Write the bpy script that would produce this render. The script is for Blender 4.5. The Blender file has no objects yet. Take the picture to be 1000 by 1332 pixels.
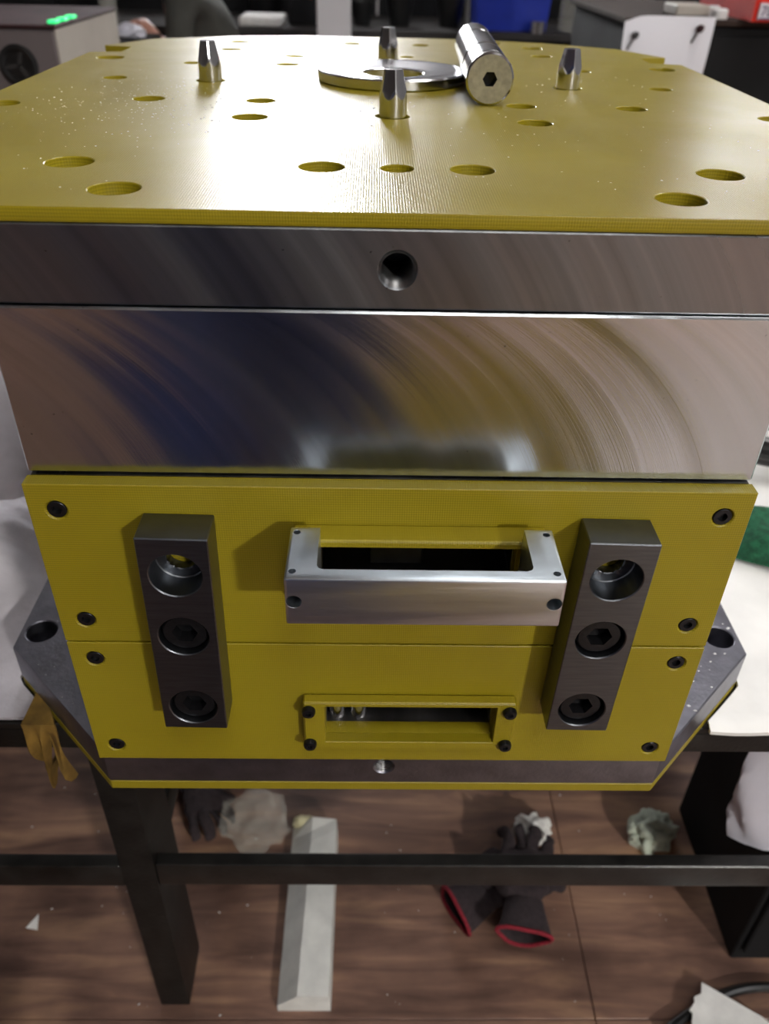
import bpy, bmesh, math, random
from mathutils import Vector, Matrix, noise
random.seed(7)
R = math.radians
S = bpy.context.scene
COL = S.collection

# ------------------------------------------------------------------ camera
CAM_POS = Vector((-0.01280, -0.36625, 0.24664))
FWD = Vector((0.01895303, 0.81288328, -0.58211817))
RGT = Vector((0.99974849, -0.00842667, 0.02078334))
DWN = Vector((0.01198911, -0.58236566, -0.81283854))
cd = bpy.data.cameras.new('camera')
cam = bpy.data.objects.new('camera', cd)
COL.objects.link(cam)
m3 = Matrix((RGT, -DWN, -FWD)).transposed()
cam.matrix_world = Matrix.Translation(CAM_POS) @ m3.to_4x4()
cd.sensor_fit = 'VERTICAL'
cd.sensor_height = 36.0
cd.sensor_width = 36.0
cd.lens = 1059.95 / 1332 * 36.0
cd.clip_start = 0.01
cd.dof.use_dof = True
cd.dof.focus_distance = 0.47
cd.dof.aperture_fstop = 9.0
S.camera = cam

# ------------------------------------------------------------------ world, exposure
w = bpy.data.worlds.new('world')
S.world = w
w.use_nodes = True
w.node_tree.nodes['Background'].inputs[0].default_value = (0.5, 0.5, 0.52, 1)
w.node_tree.nodes['Background'].inputs[1].default_value = 0.3
S.view_settings.view_transform = 'Standard'
S.view_settings.look = 'None'
S.view_settings.gamma = 1.0
S.view_settings.use_curve_mapping = False
S.view_settings.exposure = 0.0
S.cycles.use_denoising = True
S.cycles.max_bounces = 8

LAMP_KEY = 1050.0      # emission of the round high-bay lamp behind the viewer, right
LAMP_STRIP = 60.0     # emission of the ceiling strip lamps over the far end of the hall
WINDOW = 62.0         # daylight in the high windows of the far wall
LAMP_OVER = 11.0      # emission of the panel lamp above the viewer and the added one over the board
LAMP_SOFT = 7.0       # emission of the ceiling panels around the bench

# ------------------------------------------------------------------ fixed measures (metres)
FLOOR = -0.90
TT = -0.279           # table top
T = 0.0096            # cover plate thickness = y of the steel faces
ZT, ZTB = 0.1428, 0.1361
ZS = 0.0973
ZJ, ZB = -0.1168, -0.2310
ZBASE, ZBASE0, ZYEL = -0.2360, -0.2700, -0.2790

# ------------------------------------------------------------------ helpers
def bm_box(x0, x1, y0, y1, z0, z1, bevel=0.0, seg=1, bm=None):
    b = bmesh.new()
    vs = [b.verts.new(p) for p in ((x0,y0,z0),(x1,y0,z0),(x1,y1,z0),(x0,y1,z0),(x0,y0,z1),(x1,y0,z1),(x1,y1,z1),(x0,y1,z1))]
    for f in ((3,2,1,0),(4,5,6,7),(0,1,5,4),(1,2,6,5),(2,3,7,6),(3,0,4,7)):
        b.faces.new([vs[i] for i in f])
    if bevel:
        bmesh.ops.bevel(b, geom=b.edges[:], offset=bevel, segments=seg, affect='EDGES', profile=0.6, clamp_overlap=True)
    if bm is None:
        return b
    me = bpy.data.meshes.new('tmp'); b.to_mesh(me); b.free(); bm.from_mesh(me); bpy.data.meshes.remove(me)
    return bm

def bm_prism(poly, a0, a1, axis='z', bevel=0.0, seg=1):
    """extrude a 2D outline between a0 and a1 along an axis (z: (x,y), y: (x,z), x: (y,z))"""
    b = bmesh.new()
    def P(u, v, a):
        return {'z': (u, v, a), 'y': (u, a, v), 'x': (a, u, v)}[axis]
    lo = [b.verts.new(P(u, v, a0)) for u, v in poly]
    hi = [b.verts.new(P(u, v, a1)) for u, v in poly]
    b.faces.new(lo); b.faces.new(hi)
    n = len(poly)
    for i in range(n):
        b.faces.new((lo[i], lo[(i+1) % n], hi[(i+1) % n], hi[i]))
    bmesh.ops.recalc_face_normals(b, faces=b.faces[:])
    if bevel:
        bmesh.ops.bevel(b, geom=b.edges[:], offset=bevel, segments=seg, affect='EDGES', profile=0.6, clamp_overlap=True)
    return b

def frame_from(direction):
    z = Vector(direction).normalized()
    return z.to_track_quat('Z', 'Y').to_matrix()

def bm_lathe(profile, origin, direction=(0,0,1), seg=40, bm=None, rfun=None):
    """profile: list of (radius, height) along direction; radius 0 closes the end"""
    b = bm or bmesh.new()
    M = frame_from(direction); O = Vector(origin)
    rings = []
    for r, h in profile:
        if r <= 1e-9:
            rings.append([b.verts.new(O + M @ Vector((0, 0, h)))])
        else:
            ring = []
            for i in range(seg):
                a = 2*math.pi*i/seg
                rr = rfun(r, h, a) if rfun else r
                ring.append(b.verts.new(O + M @ Vector((rr*math.cos(a), rr*math.sin(a), h))))
            rings.append(ring)
    for A, B in zip(rings, rings[1:]):
        for i in range(seg):
            j = (i+1) % seg
            if len(A) == 1 and len(B) == 1: continue
            if len(A) == 1: b.faces.new((A[0], B[i], B[j]))
            elif len(B) == 1: b.faces.new((A[i], A[j], B[0]))
            else: b.faces.new((A[i], A[j], B[j], B[i]))
    bmesh.ops.recalc_face_normals(b, faces=b.faces[:])
    return b

def bm_tube(pts, r, seg=10, closed=False, bm=None, rad=None):
    b = bm or bmesh.new()
    pts = [Vector(p) for p in pts]; n = len(pts); rings = []
    up = Vector((0.13, 0.21, 1)).normalized()
    for i, p in enumerate(pts):
        a = pts[(i-1) % n] if closed or i > 0 else p
        c = pts[(i+1) % n] if closed or i < n-1 else p
        t = (c-a).normalized()
        u = t.cross(up)
        u = u.normalized() if u.length > 1e-4 else t.orthogonal().normalized()
        v = t.cross(u)
        rr = rad[i] if rad else r
        rings.append([b.verts.new(p + rr*(math.cos(2*math.pi*k/seg)*u + math.sin(2*math.pi*k/seg)*v)) for k in range(seg)])
    last = n if closed else n-1
    for i in range(last):
        A, B = rings[i], rings[(i+1) % n]
        for k in range(seg):
            b.faces.new((A[k], A[(k+1) % seg], B[(k+1) % seg], B[k]))
    if not closed:
        b.faces.new(rings[0]); b.faces.new(rings[-1])
    bmesh.ops.recalc_face_normals(b, faces=b.faces[:])
    return b

def place(o, parent):
    COL.objects.link(o)
    if parent is not None:
        o.parent = parent
        M = Matrix.Identity(4); q = parent
        while q is not None:
            M = q.matrix_basis if q.parent is None else q.matrix_basis
            break
        o.matrix_parent_inverse = WORLD[parent.name].inverted()
    WORLD[o.name] = Matrix.Translation(o.location)
WORLD = {}

def obj(name, bm, mat, parent=None, smooth=30, label=None, cat=None, group=None, kind=None):
    """one mesh object, origin at the middle of its base"""
    if isinstance(bm, bmesh.types.BMesh):
        me = bpy.data.meshes.new(name); bm.to_mesh(me); bm.free()
    else:
        me = bm; me.name = name
    xs = [v.co for v in me.vertices]
    lo = Vector((min(c.x for c in xs), min(c.y for c in xs), min(c.z for c in xs)))
    hi = Vector((max(c.x for c in xs), max(c.y for c in xs), max(c.z for c in xs)))
    c = (lo+hi)/2; c.z = lo.z
    me.transform(Matrix.Translation(-c))
    me.materials.clear()
    for m in (mat if isinstance(mat, (list, tuple)) else [mat]):
        me.materials.append(m)
    if smooth:
        for p in me.polygons: p.use_smooth = True
        me.set_sharp_from_angle(angle=R(smooth))
    o = bpy.data.objects.new(name, me)
    o.location = c
    place(o, parent)
    tag(o, label, cat, group, kind)
    return o

def tag(o, label=None, cat=None, group=None, kind=None):
    if label: o['label'] = label
    if cat: o['category'] = cat
    if group: o['group'] = group
    if kind: o['kind'] = kind
    return o

def thing(name, label, cat, loc, group=None):
    o = bpy.data.objects.new(name, None)
    o.location = loc; o.empty_display_size = 0.05
    place(o, None)
    return tag(o, label, cat, group)

def carve(bm, cutters, bevel=0.0):
    """bmesh minus cutter bmeshes -> Mesh, optionally bevelled on sharp edges"""
    me = bpy.data.meshes.new('carve'); bm.to_mesh(me); bm.free()
    o = bpy.data.objects.new('carve', me); COL.objects.link(o)
    cs = []
    for c in cutters:
        cm = bpy.data.meshes.new('cut'); c.to_mesh(cm); c.free()
        co = bpy.data.objects.new('cut', cm); COL.objects.link(co); cs.append(co)
        md = o.modifiers.new('b', 'BOOLEAN'); md.object = co; md.operation = 'DIFFERENCE'; md.solver = 'EXACT'
    if bevel:
        md = o.modifiers.new('v', 'BEVEL'); md.width = bevel; md.segments = 1; md.limit_method = 'ANGLE'; md.angle_limit = R(50); md.use_clamp_overlap = True
    dg = bpy.context.evaluated_depsgraph_get()
    out = bpy.data.meshes.new_from_object(o.evaluated_get(dg))
    for co in cs + [o]:
        mm = co.data; bpy.data.objects.remove(co); bpy.data.meshes.remove(mm)
    return out

def cyl(origin, r, depth, direction, seg=32, start=-0.003):
    return bm_lathe([(0, start), (r, start), (r, depth), (0, depth)], origin, direction, seg)

def multi(cuts):
    """join non-overlapping cutters into one"""
    b = bmesh.new()
    for c in cuts:
        me = bpy.data.meshes.new('t'); c.to_mesh(me); c.free(); b.from_mesh(me); bpy.data.meshes.remove(me)
    return b

def applied(bm, mods):
    me = bpy.data.meshes.new('m'); bm.to_mesh(me); bm.free()
    o = bpy.data.objects.new('m', me); COL.objects.link(o)
    mods(o)
    out = bpy.data.meshes.new_from_object(o.evaluated_get(bpy.context.evaluated_depsgraph_get()))
    bpy.data.objects.remove(o); bpy.data.meshes.remove(me)
    return out

# ------------------------------------------------------------------ materials
def new_mat(name):
    m = bpy.data.materials.new(name); m.use_nodes = True
    nt = m.node_tree
    return m, nt, nt.nodes['Principled BSDF']

def N(nt, kind, **kw):
    n = nt.nodes.new(kind)
    for k, v in kw.items():
        if k in n.inputs.keys() if isinstance(k, str) and hasattr(n, 'inputs') else False:
            n.inputs[k].default_value = v
        else:
            setattr(n, k, v)
    return n

def plain(name, col, rough=0.5, metal=0.0, var=0.12, scale=40.0, bump=0.0, bscale=200.0, coat=0.0, aniso=0.0, stretch=None, spec=0.5):
    """base colour with noise variation and fine bump, in world coordinates"""
    m, nt, p = new_mat(name)
    g = nt.nodes.new('ShaderNodeNewGeometry')
    vec = g.outputs['Position']
    if stretch:
        mp = nt.nodes.new('ShaderNodeMapping'); mp.inputs['Scale'].default_value = stretch
        nt.links.new(vec, mp.inputs['Vector']); vec = mp.outputs['Vector']
    n = nt.nodes.new('ShaderNodeTexNoise'); n.inputs['Scale'].default_value = scale; n.inputs['Detail'].default_value = 5
    nt.links.new(vec, n.inputs['Vector'])
    r = nt.nodes.new('ShaderNodeValToRGB')
    r.color_ramp.elements[0].position = 0.3; r.color_ramp.elements[1].position = 0.7
    r.color_ramp.elements[0].color = (*[c*(1-var) for c in col], 1)
    r.color_ramp.elements[1].color = (*[min(1, c*(1+var)) for c in col], 1)
    nt.links.new(n.outputs['Fac'], r.inputs['Fac'])
    nt.links.new(r.outputs['Color'], p.inputs['Base Color'])
    p.inputs['Roughness'].default_value = rough
    p.inputs['Metallic'].default_value = metal
    p.inputs['Specular IOR Level'].default_value = spec
    if aniso: p.inputs['Anisotropic'].default_value = aniso
    if coat:
        p.inputs['Coat Weight'].default_value = coat; p.inputs['Coat Roughness'].default_value = 0.15
    if bump:
        n2 = nt.nodes.new('ShaderNodeTexNoise'); n2.inputs['Scale'].default_value = bscale; n2.inputs['Detail'].default_value = 3
        nt.links.new(vec, n2.inputs['Vector'])
        b = nt.nodes.new('ShaderNodeBump'); b.inputs['Strength'].default_value = bump; b.inputs['Distance'].default_value = 0.002
        nt.links.new(n2.outputs['Fac'], b.inputs['Height']); nt.links.new(b.outputs['Normal'], p.inputs['Normal'])
    return m

def emit(name, col, strength):
    m, nt, p = new_mat(name)
    p.inputs['Base Color'].default_value = (*col, 1)
    p.inputs['Emission Color'].default_value = (*col, 1)
    p.inputs['Emission Strength'].default_value = strength
    return m

def yellow_board(name, rough_lo, rough_hi, weave):
    """yellow glass-epoxy board: woven sheen, faint laminations, oily smears"""
    m, nt, p = new_mat(name)
    L = nt.links.new
    g = nt.nodes.new('ShaderNodeNewGeometry'); pos = g.outputs['Position']
    n = nt.nodes.new('ShaderNodeTexNoise'); n.inputs['Scale'].default_value = 9; n.inputs['Detail'].default_value = 6
    L(pos, n.inputs['Vector'])
    r = nt.nodes.new('ShaderNodeValToRGB'); e = r.color_ramp.elements
    e[0].position = 0.3; e[0].color = (0.325, 0.252, 0.009, 1)
    e[1].position = 0.7; e[1].color = (0.375, 0.300, 0.013, 1)
    L(n.outputs['Fac'], r.inputs['Fac'])
    # laminations and weave: bands along the three axes
    waves = []
    for ax, sc in (('X', 240), ('Y', 240), ('Z', 200)):
        wv = nt.nodes.new('ShaderNodeTexWave'); wv.wave_type = 'BANDS'; wv.bands_direction = ax
        wv.inputs['Scale'].default_value = sc; wv.inputs['Distortion'].default_value = 0.0; wv.inputs['Detail'].default_value = 1
        wv.inputs['Detail Scale'].default_value = 0.05
        L(pos, wv.inputs['Vector']); waves.append(wv)
    a = nt.nodes.new('ShaderNodeMath'); a.operation = 'ADD'; L(waves[0].outputs['Fac'], a.inputs[0]); L(waves[1].outputs['Fac'], a.inputs[1])
    b = nt.nodes.new('ShaderNodeMath'); b.operation = 'ADD'; L(a.outputs[0], b.inputs[0]); L(waves[2].outputs['Fac'], b.inputs[1])
    bp = nt.nodes.new('ShaderNodeBump'); bp.inputs['Strength'].default_value = weave; bp.inputs['Distance'].default_value = 0.00022
    L(b.outputs[0], bp.inputs['Height']); L(bp.outputs['Normal'], p.inputs['Normal'])
    # faint dark lines from the laminations
    mx = nt.nodes.new('ShaderNodeMixRGB'); mx.blend_type = 'MULTIPLY'; mx.inputs['Fac'].default_value = 0.22
    L(r.outputs['Color'], mx.inputs['Color1']); L(waves[2].outputs['Color'], mx.inputs['Color2'])
    # grimy scuffs
    mp = nt.nodes.new('ShaderNodeMapping'); mp.inputs['Scale'].default_value = (5, 5, 60)
    L(pos, mp.inputs['Vector'])
    n3 = nt.nodes.new('ShaderNodeTexNoise'); n3.inputs['Scale'].default_value = 3.2; n3.inputs['Detail'].default_value = 3
    L(mp.outputs['Vector'], n3.inputs['Vector'])
    r3 = nt.nodes.new('ShaderNodeValToRGB'); r3.color_ramp.elements[0].position = 0.62; r3.color_ramp.elements[1].position = 0.8
    L(n3.outputs['Fac'], r3.inputs['Fac'])
    mx2 = nt.nodes.new('ShaderNodeMixRGB'); mx2.blend_type = 'MIX'; mx2.inputs['Color2'].default_value = (0.16, 0.12, 0.02, 1)
    f = nt.nodes.new('ShaderNodeMath'); f.operation = 'MULTIPLY'; f.inputs[1].default_value = 0.22
    L(r3.outputs['Color'], f.inputs[0]); L(f.outputs[0], mx2.inputs['Fac']); L(mx.outputs['Color'], mx2.inputs['Color1'])
    L(mx2.outputs['Color'], p.inputs['Base Color'])
    n4 = nt.nodes.new('ShaderNodeTexNoise'); n4.inputs['Scale'].default_value = 11; n4.inputs['Detail'].default_value = 3; n4.inputs['Distortion'].default_value = 0.3
    L(pos, n4.inputs['Vector'])
    mr = nt.nodes.new('ShaderNodeMapRange'); mr.inputs['From Min'].default_value = 0.25; mr.inputs['From Max'].default_value = 0.75
    mr.inputs['To Min'].default_value = rough_lo; mr.inputs['To Max'].default_value = rough_hi
    L(n4.outputs['Fac'], mr.inputs['Value']); L(mr.outputs['Result'], p.inputs['Roughness'])
    p.inputs['IOR'].default_value = 1.5
    return m

def milled(name, col, rough, centre, radius, strength, streak=0.3, pits=True):
    """machined steel: marks swept by a face mill (arcs of one radius, stepped along x), small pits"""
    m, nt, p = new_mat(name)
    L = nt.links.new
    def mt(op, a, b=None):
        n_ = nt.nodes.new('ShaderNodeMath'); n_.operation = op
        for i, q in enumerate((a, b)):
            if q is None: continue
            if isinstance(q, (int, float)): n_.inputs[i].default_value = q
            else: L(q, n_.inputs[i])
        return n_.outputs[0]
    g = nt.nodes.new('ShaderNodeNewGeometry'); pos = g.outputs['Position']
    sx = nt.nodes.new('ShaderNodeSeparateXYZ'); L(pos, sx.inputs[0])
    dz = mt('SUBTRACT', sx.outputs['Z'], centre)
    t_ = mt('SQRT', mt('MAXIMUM', mt('SUBTRACT', radius*radius, mt('MULTIPLY', dz, dz)), 0.0))
    ph = mt('SUBTRACT', sx.outputs['X'], t_)
    def n1(scale, detail):
        n_ = nt.nodes.new('ShaderNodeTexNoise'); n_.noise_dimensions = '1D'; n_.inputs['Scale'].default_value = scale; n_.inputs['Detail'].default_value = detail
        L(ph, n_.inputs['W']); return n_.outputs['Fac']
    fine, mid, wide = n1(1500, 2), n1(140, 3), n1(16, 2)
    n = nt.nodes.new('ShaderNodeTexNoise'); n.inputs['Scale'].default_value = 420; n.inputs['Detail'].default_value = 4
    L(pos, n.inputs['Vector'])
    r = nt.nodes.new('ShaderNodeValToRGB'); e = r.color_ramp.elements
    e[0].position = 0.25 if pits else 0.0; e[0].color = (*[c*0.3 for c in col], 1)
    e[1].position = 0.30 if pits else 0.2; e[1].color = (*col, 1)
    L(n.outputs['Fac'], r.inputs['Fac'])
    mr0 = nt.nodes.new('ShaderNodeMapRange'); mr0.inputs['From Min'].default_value = 0.3; mr0.inputs['From Max'].default_value = 0.7
    mr0.inputs['To Min'].default_value = 1-streak; mr0.inputs['To Max'].default_value = 1+streak*0.5
    L(mid, mr0.inputs['Value'])
    hs = nt.nodes.new('ShaderNodeHueSaturation'); L(r.outputs['Color'], hs.inputs['Color']); L(mr0.outputs['Result'], hs.inputs['Value'])
    L(hs.outputs['Color'], p.inputs['Base Color'])
    p.inputs['Metallic'].default_value = 1.0
    mr = nt.nodes.new('ShaderNodeMapRange'); mr.inputs['From Min'].default_value = 0.3; mr.inputs['From Max'].default_value = 0.7
    mr.inputs['To Min'].default_value = rough*0.75; mr.inputs['To Max'].default_value = rough*1.3
    L(wide, mr.inputs['Value']); L(mr.outputs['Result'], p.inputs['Roughness'])
    bp = nt.nodes.new('ShaderNodeBump'); bp.inputs['Strength'].default_value = strength; bp.inputs['Distance'].default_value = 0.0002
    L(fine, bp.inputs['Height'])
    bp2 = nt.nodes.new('ShaderNodeBump'); bp2.inputs['Strength'].default_value = strength; bp2.inputs['Distance'].default_value = 0.0005
    L(mid, bp2.inputs['Height']); L(bp.outputs['Normal'], bp2.inputs['Normal'])
    bp3 = nt.nodes.new('ShaderNodeBump'); bp3.inputs['Strength'].default_value = strength; bp3.inputs['Distance'].default_value = 0.020
    L(wide, bp3.inputs['Height']); L(bp2.outputs['Normal'], bp3.inputs['Normal'])
    L(bp3.outputs['Normal'], p.inputs['Normal'])
    return m

M = {}
M['yellow'] = yellow_board('yellow_epoxy_board', 0.30, 0.52, 0.35)
M['yellow_top'] = yellow_board('yellow_epoxy_board_oily', 0.28, 0.40, 0.25)
M['steel_block'] = milled('face_milled_steel', (0.53, 0.57, 0.60), 0.20, -0.065, 0.185, 0.10, 0.06)
M['steel_plate'] = milled('fly_cut_steel', (0.25, 0.26, 0.27), 0.34, 0.00, 0.22, 0.08, 0.12)
M['steel_dark'] = milled('ground_steel', (0.24, 0.235, 0.24), 0.36, -0.2, 0.8, 0.08, 0.1)
M['steel_base'] = plain('base_plate_steel', (0.22, 0.22, 0.255), 0.40, 1.0, 0.15, 60, 0.15, 300)
M['latch'] = plain('latch_block_steel', (0.145, 0.155, 0.17), 0.36, 1.0, 0.12, 50, 0.04, 500, stretch=(1, 1, 12))
M['bright_steel'] = plain('bright_turned_steel', (0.62, 0.62, 0.63), 0.16, 1.0, 0.08, 60)
M['thread'] = plain('thread_steel', (0.26, 0.26, 0.26), 0.3, 1.0, 0.1, 200)
M['rail_paint'] = plain('worn_black_rail', (0.016, 0.015, 0.014), 0.33, 0.0, 0.5, 40, 0.12, 260, spec=0.5)
M['turned'] = plain('brushed_end_steel', (0.62, 0.60, 0.54), 0.33, 1.0, 0.15, 250)
M['alu'] = plain('extruded_aluminium', (0.68, 0.73, 0.78), 0.33, 1.0, 0.10, 30, 0.10, 90, stretch=(0.4, 1, 6))
M['black_screw'] = plain('black_oxide_screw', (0.018, 0.018, 0.02), 0.32, 0.6, 0.3, 300)
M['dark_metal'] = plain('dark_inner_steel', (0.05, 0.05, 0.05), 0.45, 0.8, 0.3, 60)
M['table_paint'] = plain('black_painted_steel', (0.012, 0.011, 0.010), 0.5, 0.0, 0.5, 40, 0.2, 260, spec=0.3)
M['cloth_left'] = plain('dirty_white_cloth', (0.66, 0.63, 0.67), 0.9, 0.0, 0.25, 14, 0.5, 120)
M['cloth_right'] = plain('white_sheet', (0.86, 0.85, 0.82), 0.75, 0.0, 0.10, 12, 0.25, 60)
M['green_cloth'] = plain('green_felt', (0.012, 0.10, 0.045), 0.95, 0.0, 0.5, 120, 0.8, 600)
M['white_plastic'] = plain('white_plastic_sheet', (0.66, 0.66, 0.74), 0.4, 0.0, 0.06, 12)
M['rag'] = plain('ochre_rag', (0.20, 0.115, 0.018), 0.9, 0.0, 0.4, 60, 0.4, 200)
M['glove'] = plain('maroon_knit', (0.036, 0.025, 0.028), 0.95, 0.0, 0.3, 150, 0.7, 500)
M['glove_red'] = plain('red_cuff_band', (0.24, 0.012, 0.025), 0.9, 0.0, 0.3, 200)
M['foam'] = plain('white_foam', (0.78, 0.78, 0.74), 0.7, 0.0, 0.12, 30, 0.2, 120)
M['paper'] = plain('crumpled_white_paper', (0.84, 0.83, 0.80), 0.8, 0.0, 0.1, 40)
M['paper_green'] = plain('greenish_tissue', (0.60, 0.66, 0.54), 0.8, 0.0, 0.18, 60)
M['black_rubber'] = plain('black_rubber', (0.012, 0.012, 0.012), 0.28, 0.0, 0.3, 80)
M['chip'] = plain('bright_shaving', (0.9, 0.9, 0.9), 0.4, 0.0, 0.1, 300)
# the room
M['wall'] = plain('grey_wall', (0.16, 0.16, 0.165), 0.8, 0.0, 0.15, 2)
M['ceiling'] = plain('pale_ceiling', (0.40, 0.40, 0.41), 0.9, 0.0, 0.1, 2)
M['bench_black'] = plain('black_bench', (0.013, 0.013, 0.014), 0.7, 0.0, 0.4, 6, spec=0.15)
M['bench_edge'] = plain('grey_bench_edge', (0.05, 0.047, 0.046), 0.8, 0.0, 0.3, 6, spec=0.1)
M['shaded_box'] = plain('shaded_machine_paint', (0.16, 0.135, 0.135), 0.5, 0.0, 0.12, 8)  # power box: shade on its front put into a darker colour
M['cream_lit_and_carton'] = plain('cream_lit_side_and_carton', (0.50, 0.46, 0.40), 0.55, 0.0, 0.08, 8)  # lit side of the same box painted paler; the carton is really cream
M['maroon_lid'] = plain('dark_maroon_lid', (0.05, 0.025, 0.027), 0.8, 0.0, 0.3, 8, spec=0.1)
M['post_white'] = plain('white_post_paint', (0.84, 0.84, 0.88), 0.5, 0.0, 0.05, 4)
M['post_grey'] = plain('grey_post_paint', (0.13, 0.13, 0.13), 0.5, 0.0, 0.1, 4)
M['blue_bin'] = plain('blue_plastic', (0.02, 0.045, 0.42), 0.4, 0.0, 0.12, 10)
M['red_bin'] = plain('red_plastic', (0.66, 0.03, 0.018), 0.5, 0.0, 0.08, 10, spec=0.2)
M['sheet'] = plain('white_notice_sheet', (0.84, 0.84, 0.90), 0.6, 0.0, 0.03, 4)
M['shirt'] = plain('dark_olive_shirt', (0.060, 0.060, 0.052), 0.9, 0.0, 0.15, 20)
M['skin'] = plain('skin', (0.45, 0.22, 0.16), 0.5, 0.0, 0.1, 30)
M['trousers'] = plain('dark_trousers', (0.02, 0.021, 0.03), 0.9, 0.0, 0.2, 20)
M['hair'] = plain('black_hair', (0.012, 0.010, 0.009), 0.6, 0.0, 0.3, 80)
M['orange'] = plain('orange_plastic', (0.55, 0.09, 0.02), 0.45, 0.0, 0.1, 20)
M['label_white'] = plain('label_paper', (0.72, 0.68, 0.74), 0.7, 0.0, 0.05, 20)
M['ink'] = plain('label_ink', (0.06, 0.05, 0.14), 0.7, 0.0, 0.05, 20)
M['lamp'] = plain('lamp_housing', (0.5, 0.5, 0.5), 0.5)
M['led_green'] = emit('green_led', (0.05, 1.0, 0.3), 0.9)
M['cap'] = plain('white_glint_can', (0.85, 0.85, 0.85), 0.2)  # overexposed glint of shiny cans put into plain white

def clear_film():
    m, nt, p = new_mat('clear_plastic_film')
    p.inputs['Base Color'].default_value = (0.9, 0.88, 0.78, 1)
    p.inputs['Roughness'].default_value = 0.10
    p.inputs['Alpha'].default_value = 0.16
    return m
M['film'] = clear_film()

def wood_floor():
    m, nt, p = new_mat('stained_brown_plywood'); L = nt.links.new
    g = nt.nodes.new('ShaderNodeNewGeometry'); pos = g.outputs['Position']
    mp = nt.nodes.new('ShaderNodeMapping'); mp.inputs['Scale'].default_value = (1.6, 11, 1); L(pos, mp.inputs['Vector'])
    n = nt.nodes.new('ShaderNodeTexNoise'); n.inputs['Scale'].default_value = 3.0; n.inputs['Detail'].default_value = 8; n.inputs['Distortion'].default_value = 0.6
    L(mp.outputs['Vector'], n.inputs['Vector'])
    r = nt.nodes.new('ShaderNodeValToRGB'); e = r.color_ramp.elements
    e[0].position = 0.28; e[0].color = (0.110, 0.060, 0.045, 1)
    e[1].position = 0.75; e[1].color = (0.52, 0.31, 0.185, 1)
    k = e.new(0.52); k.color = (0.265, 0.148, 0.105, 1)
    L(n.outputs['Fac'], r.inputs['Fac'])
    n2 = nt.nodes.new('ShaderNodeTexNoise'); n2.inputs['Scale'].default_value = 7; n2.inputs['Detail'].default_value = 6
    L(pos, n2.inputs['Vector'])
    r2 = nt.nodes.new('ShaderNodeValToRGB'); r2.color_ramp.elements[0].position = 0.34; r2.color_ramp.elements[1].position = 0.58
    r2.color_ramp.elements[0].color = (0.42, 0.42, 0.46, 1); r2.color_ramp.elements[1].color = (1, 1, 1, 1)
    L(n2.outputs['Fac'], r2.inputs['Fac'])
    mx = nt.nodes.new('ShaderNodeMixRGB'); mx.blend_type = 'MULTIPLY'; mx.inputs['Fac'].default_value = 0.8
    L(r.outputs['Color'], mx.inputs['Color1']); L(r2.outputs['Color'], mx.inputs['Color2']); L(mx.outputs['Color'], p.inputs['Base Color'])
    mr = nt.nodes.new('ShaderNodeMapRange'); mr.inputs['To Min'].default_value = 0.30; mr.inputs['To Max'].default_value = 0.6
    L(n2.outputs['Fac'], mr.inputs['Value']); L(mr.outputs['Result'], p.inputs['Roughness'])
    bp = nt.nodes.new('ShaderNodeBump'); bp.inputs['Strength'].default_value = 0.15; bp.inputs['Distance'].default_value = 0.003
    L(n.outputs['Fac'], bp.inputs['Height']); L(bp.outputs['Normal'], p.inputs['Normal'])
    return m
M['floor'] = wood_floor()

# ------------------------------------------------------------------ the hall
RX, RY0, RY1, RZ = 4.6, -6.4, 9.6, 2.45
fl = obj('floor', bm_box(-RX, RX, RY0, RY1, FLOOR-0.12, FLOOR-0.018), M['bench_black'], smooth=0, kind='structure')
# plywood sheets, each its own piece (1.22 m wide, laid with open joints)
xs = [-4.6, -3.371, -2.151, -0.931, 0.289, 1.509, 2.729, 3.949, 4.6]
ys = [RY0, -4.8, -2.33, 0.108, 1.33, 3.77, 6.21, 8.65, RY1]
gap = 0.0005
for i in range(len(xs)-1):
    for j in range(len(ys)-1):
        obj('plywood_sheet', bm_box(xs[i]+gap, xs[i+1]-gap, ys[j]+gap, ys[j+1]-gap, FLOOR-0.018, FLOOR+0.0005*((i*3+j*5) % 2), 0.001), M['floor'], fl, smooth=0)
obj('ceiling', bm_box(-RX, RX, RY0, RY1, RZ, RZ+0.1), M['ceiling'], smooth=0, kind='structure')
obj('wall_back', bm_box(-RX, RX, RY1, RY1+0.1, FLOOR-0.12, RZ+0.1), M['wall'], smooth=0, kind='structure')
obj('wall_front', bm_box(-RX, RX, RY0-0.1, RY0, FLOOR-0.12, RZ+0.1), M['wall'], smooth=0, kind='structure')
obj('wall_left', bm_box(-RX-0.1, -RX, RY0-0.1, RY1+0.1, FLOOR-0.12, RZ+0.1), M['wall'], smooth=0, kind='structure')
obj('wall_right', bm_box(RX, RX+0.1, RY0-0.1, RY1+0.1, FLOOR-0.12, RZ+0.1), M['wall'], smooth=0, kind='structure')

M['em_key'] = emit('high_bay_glow', (1.0, 0.97, 0.92), LAMP_KEY)
M['em_strip'] = emit('strip_glow', (0.97, 0.98, 1.0), LAMP_STRIP)
M['em_soft'] = emit('panel_glow', (0.97, 0.98, 1.0), LAMP_SOFT)
def strip_lamp(x, y, lx, ly, mat, label, z=RZ):
    t = thing('ceiling_lamp', label, 'lamp', (x, y, z-0.06), 'ceiling lamps of the hall')
    obj('housing', bm_box(x-lx/2-0.02, x+lx/2+0.02, y-ly/2-0.02, y+ly/2+0.02, z-0.045, z), M['lamp'], t, smooth=0)
    obj('diffuser', bm_box(x-lx/2, x+lx/2, y-ly/2, y+ly/2, z-0.06, z-0.0455), mat, t, smooth=0)
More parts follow.
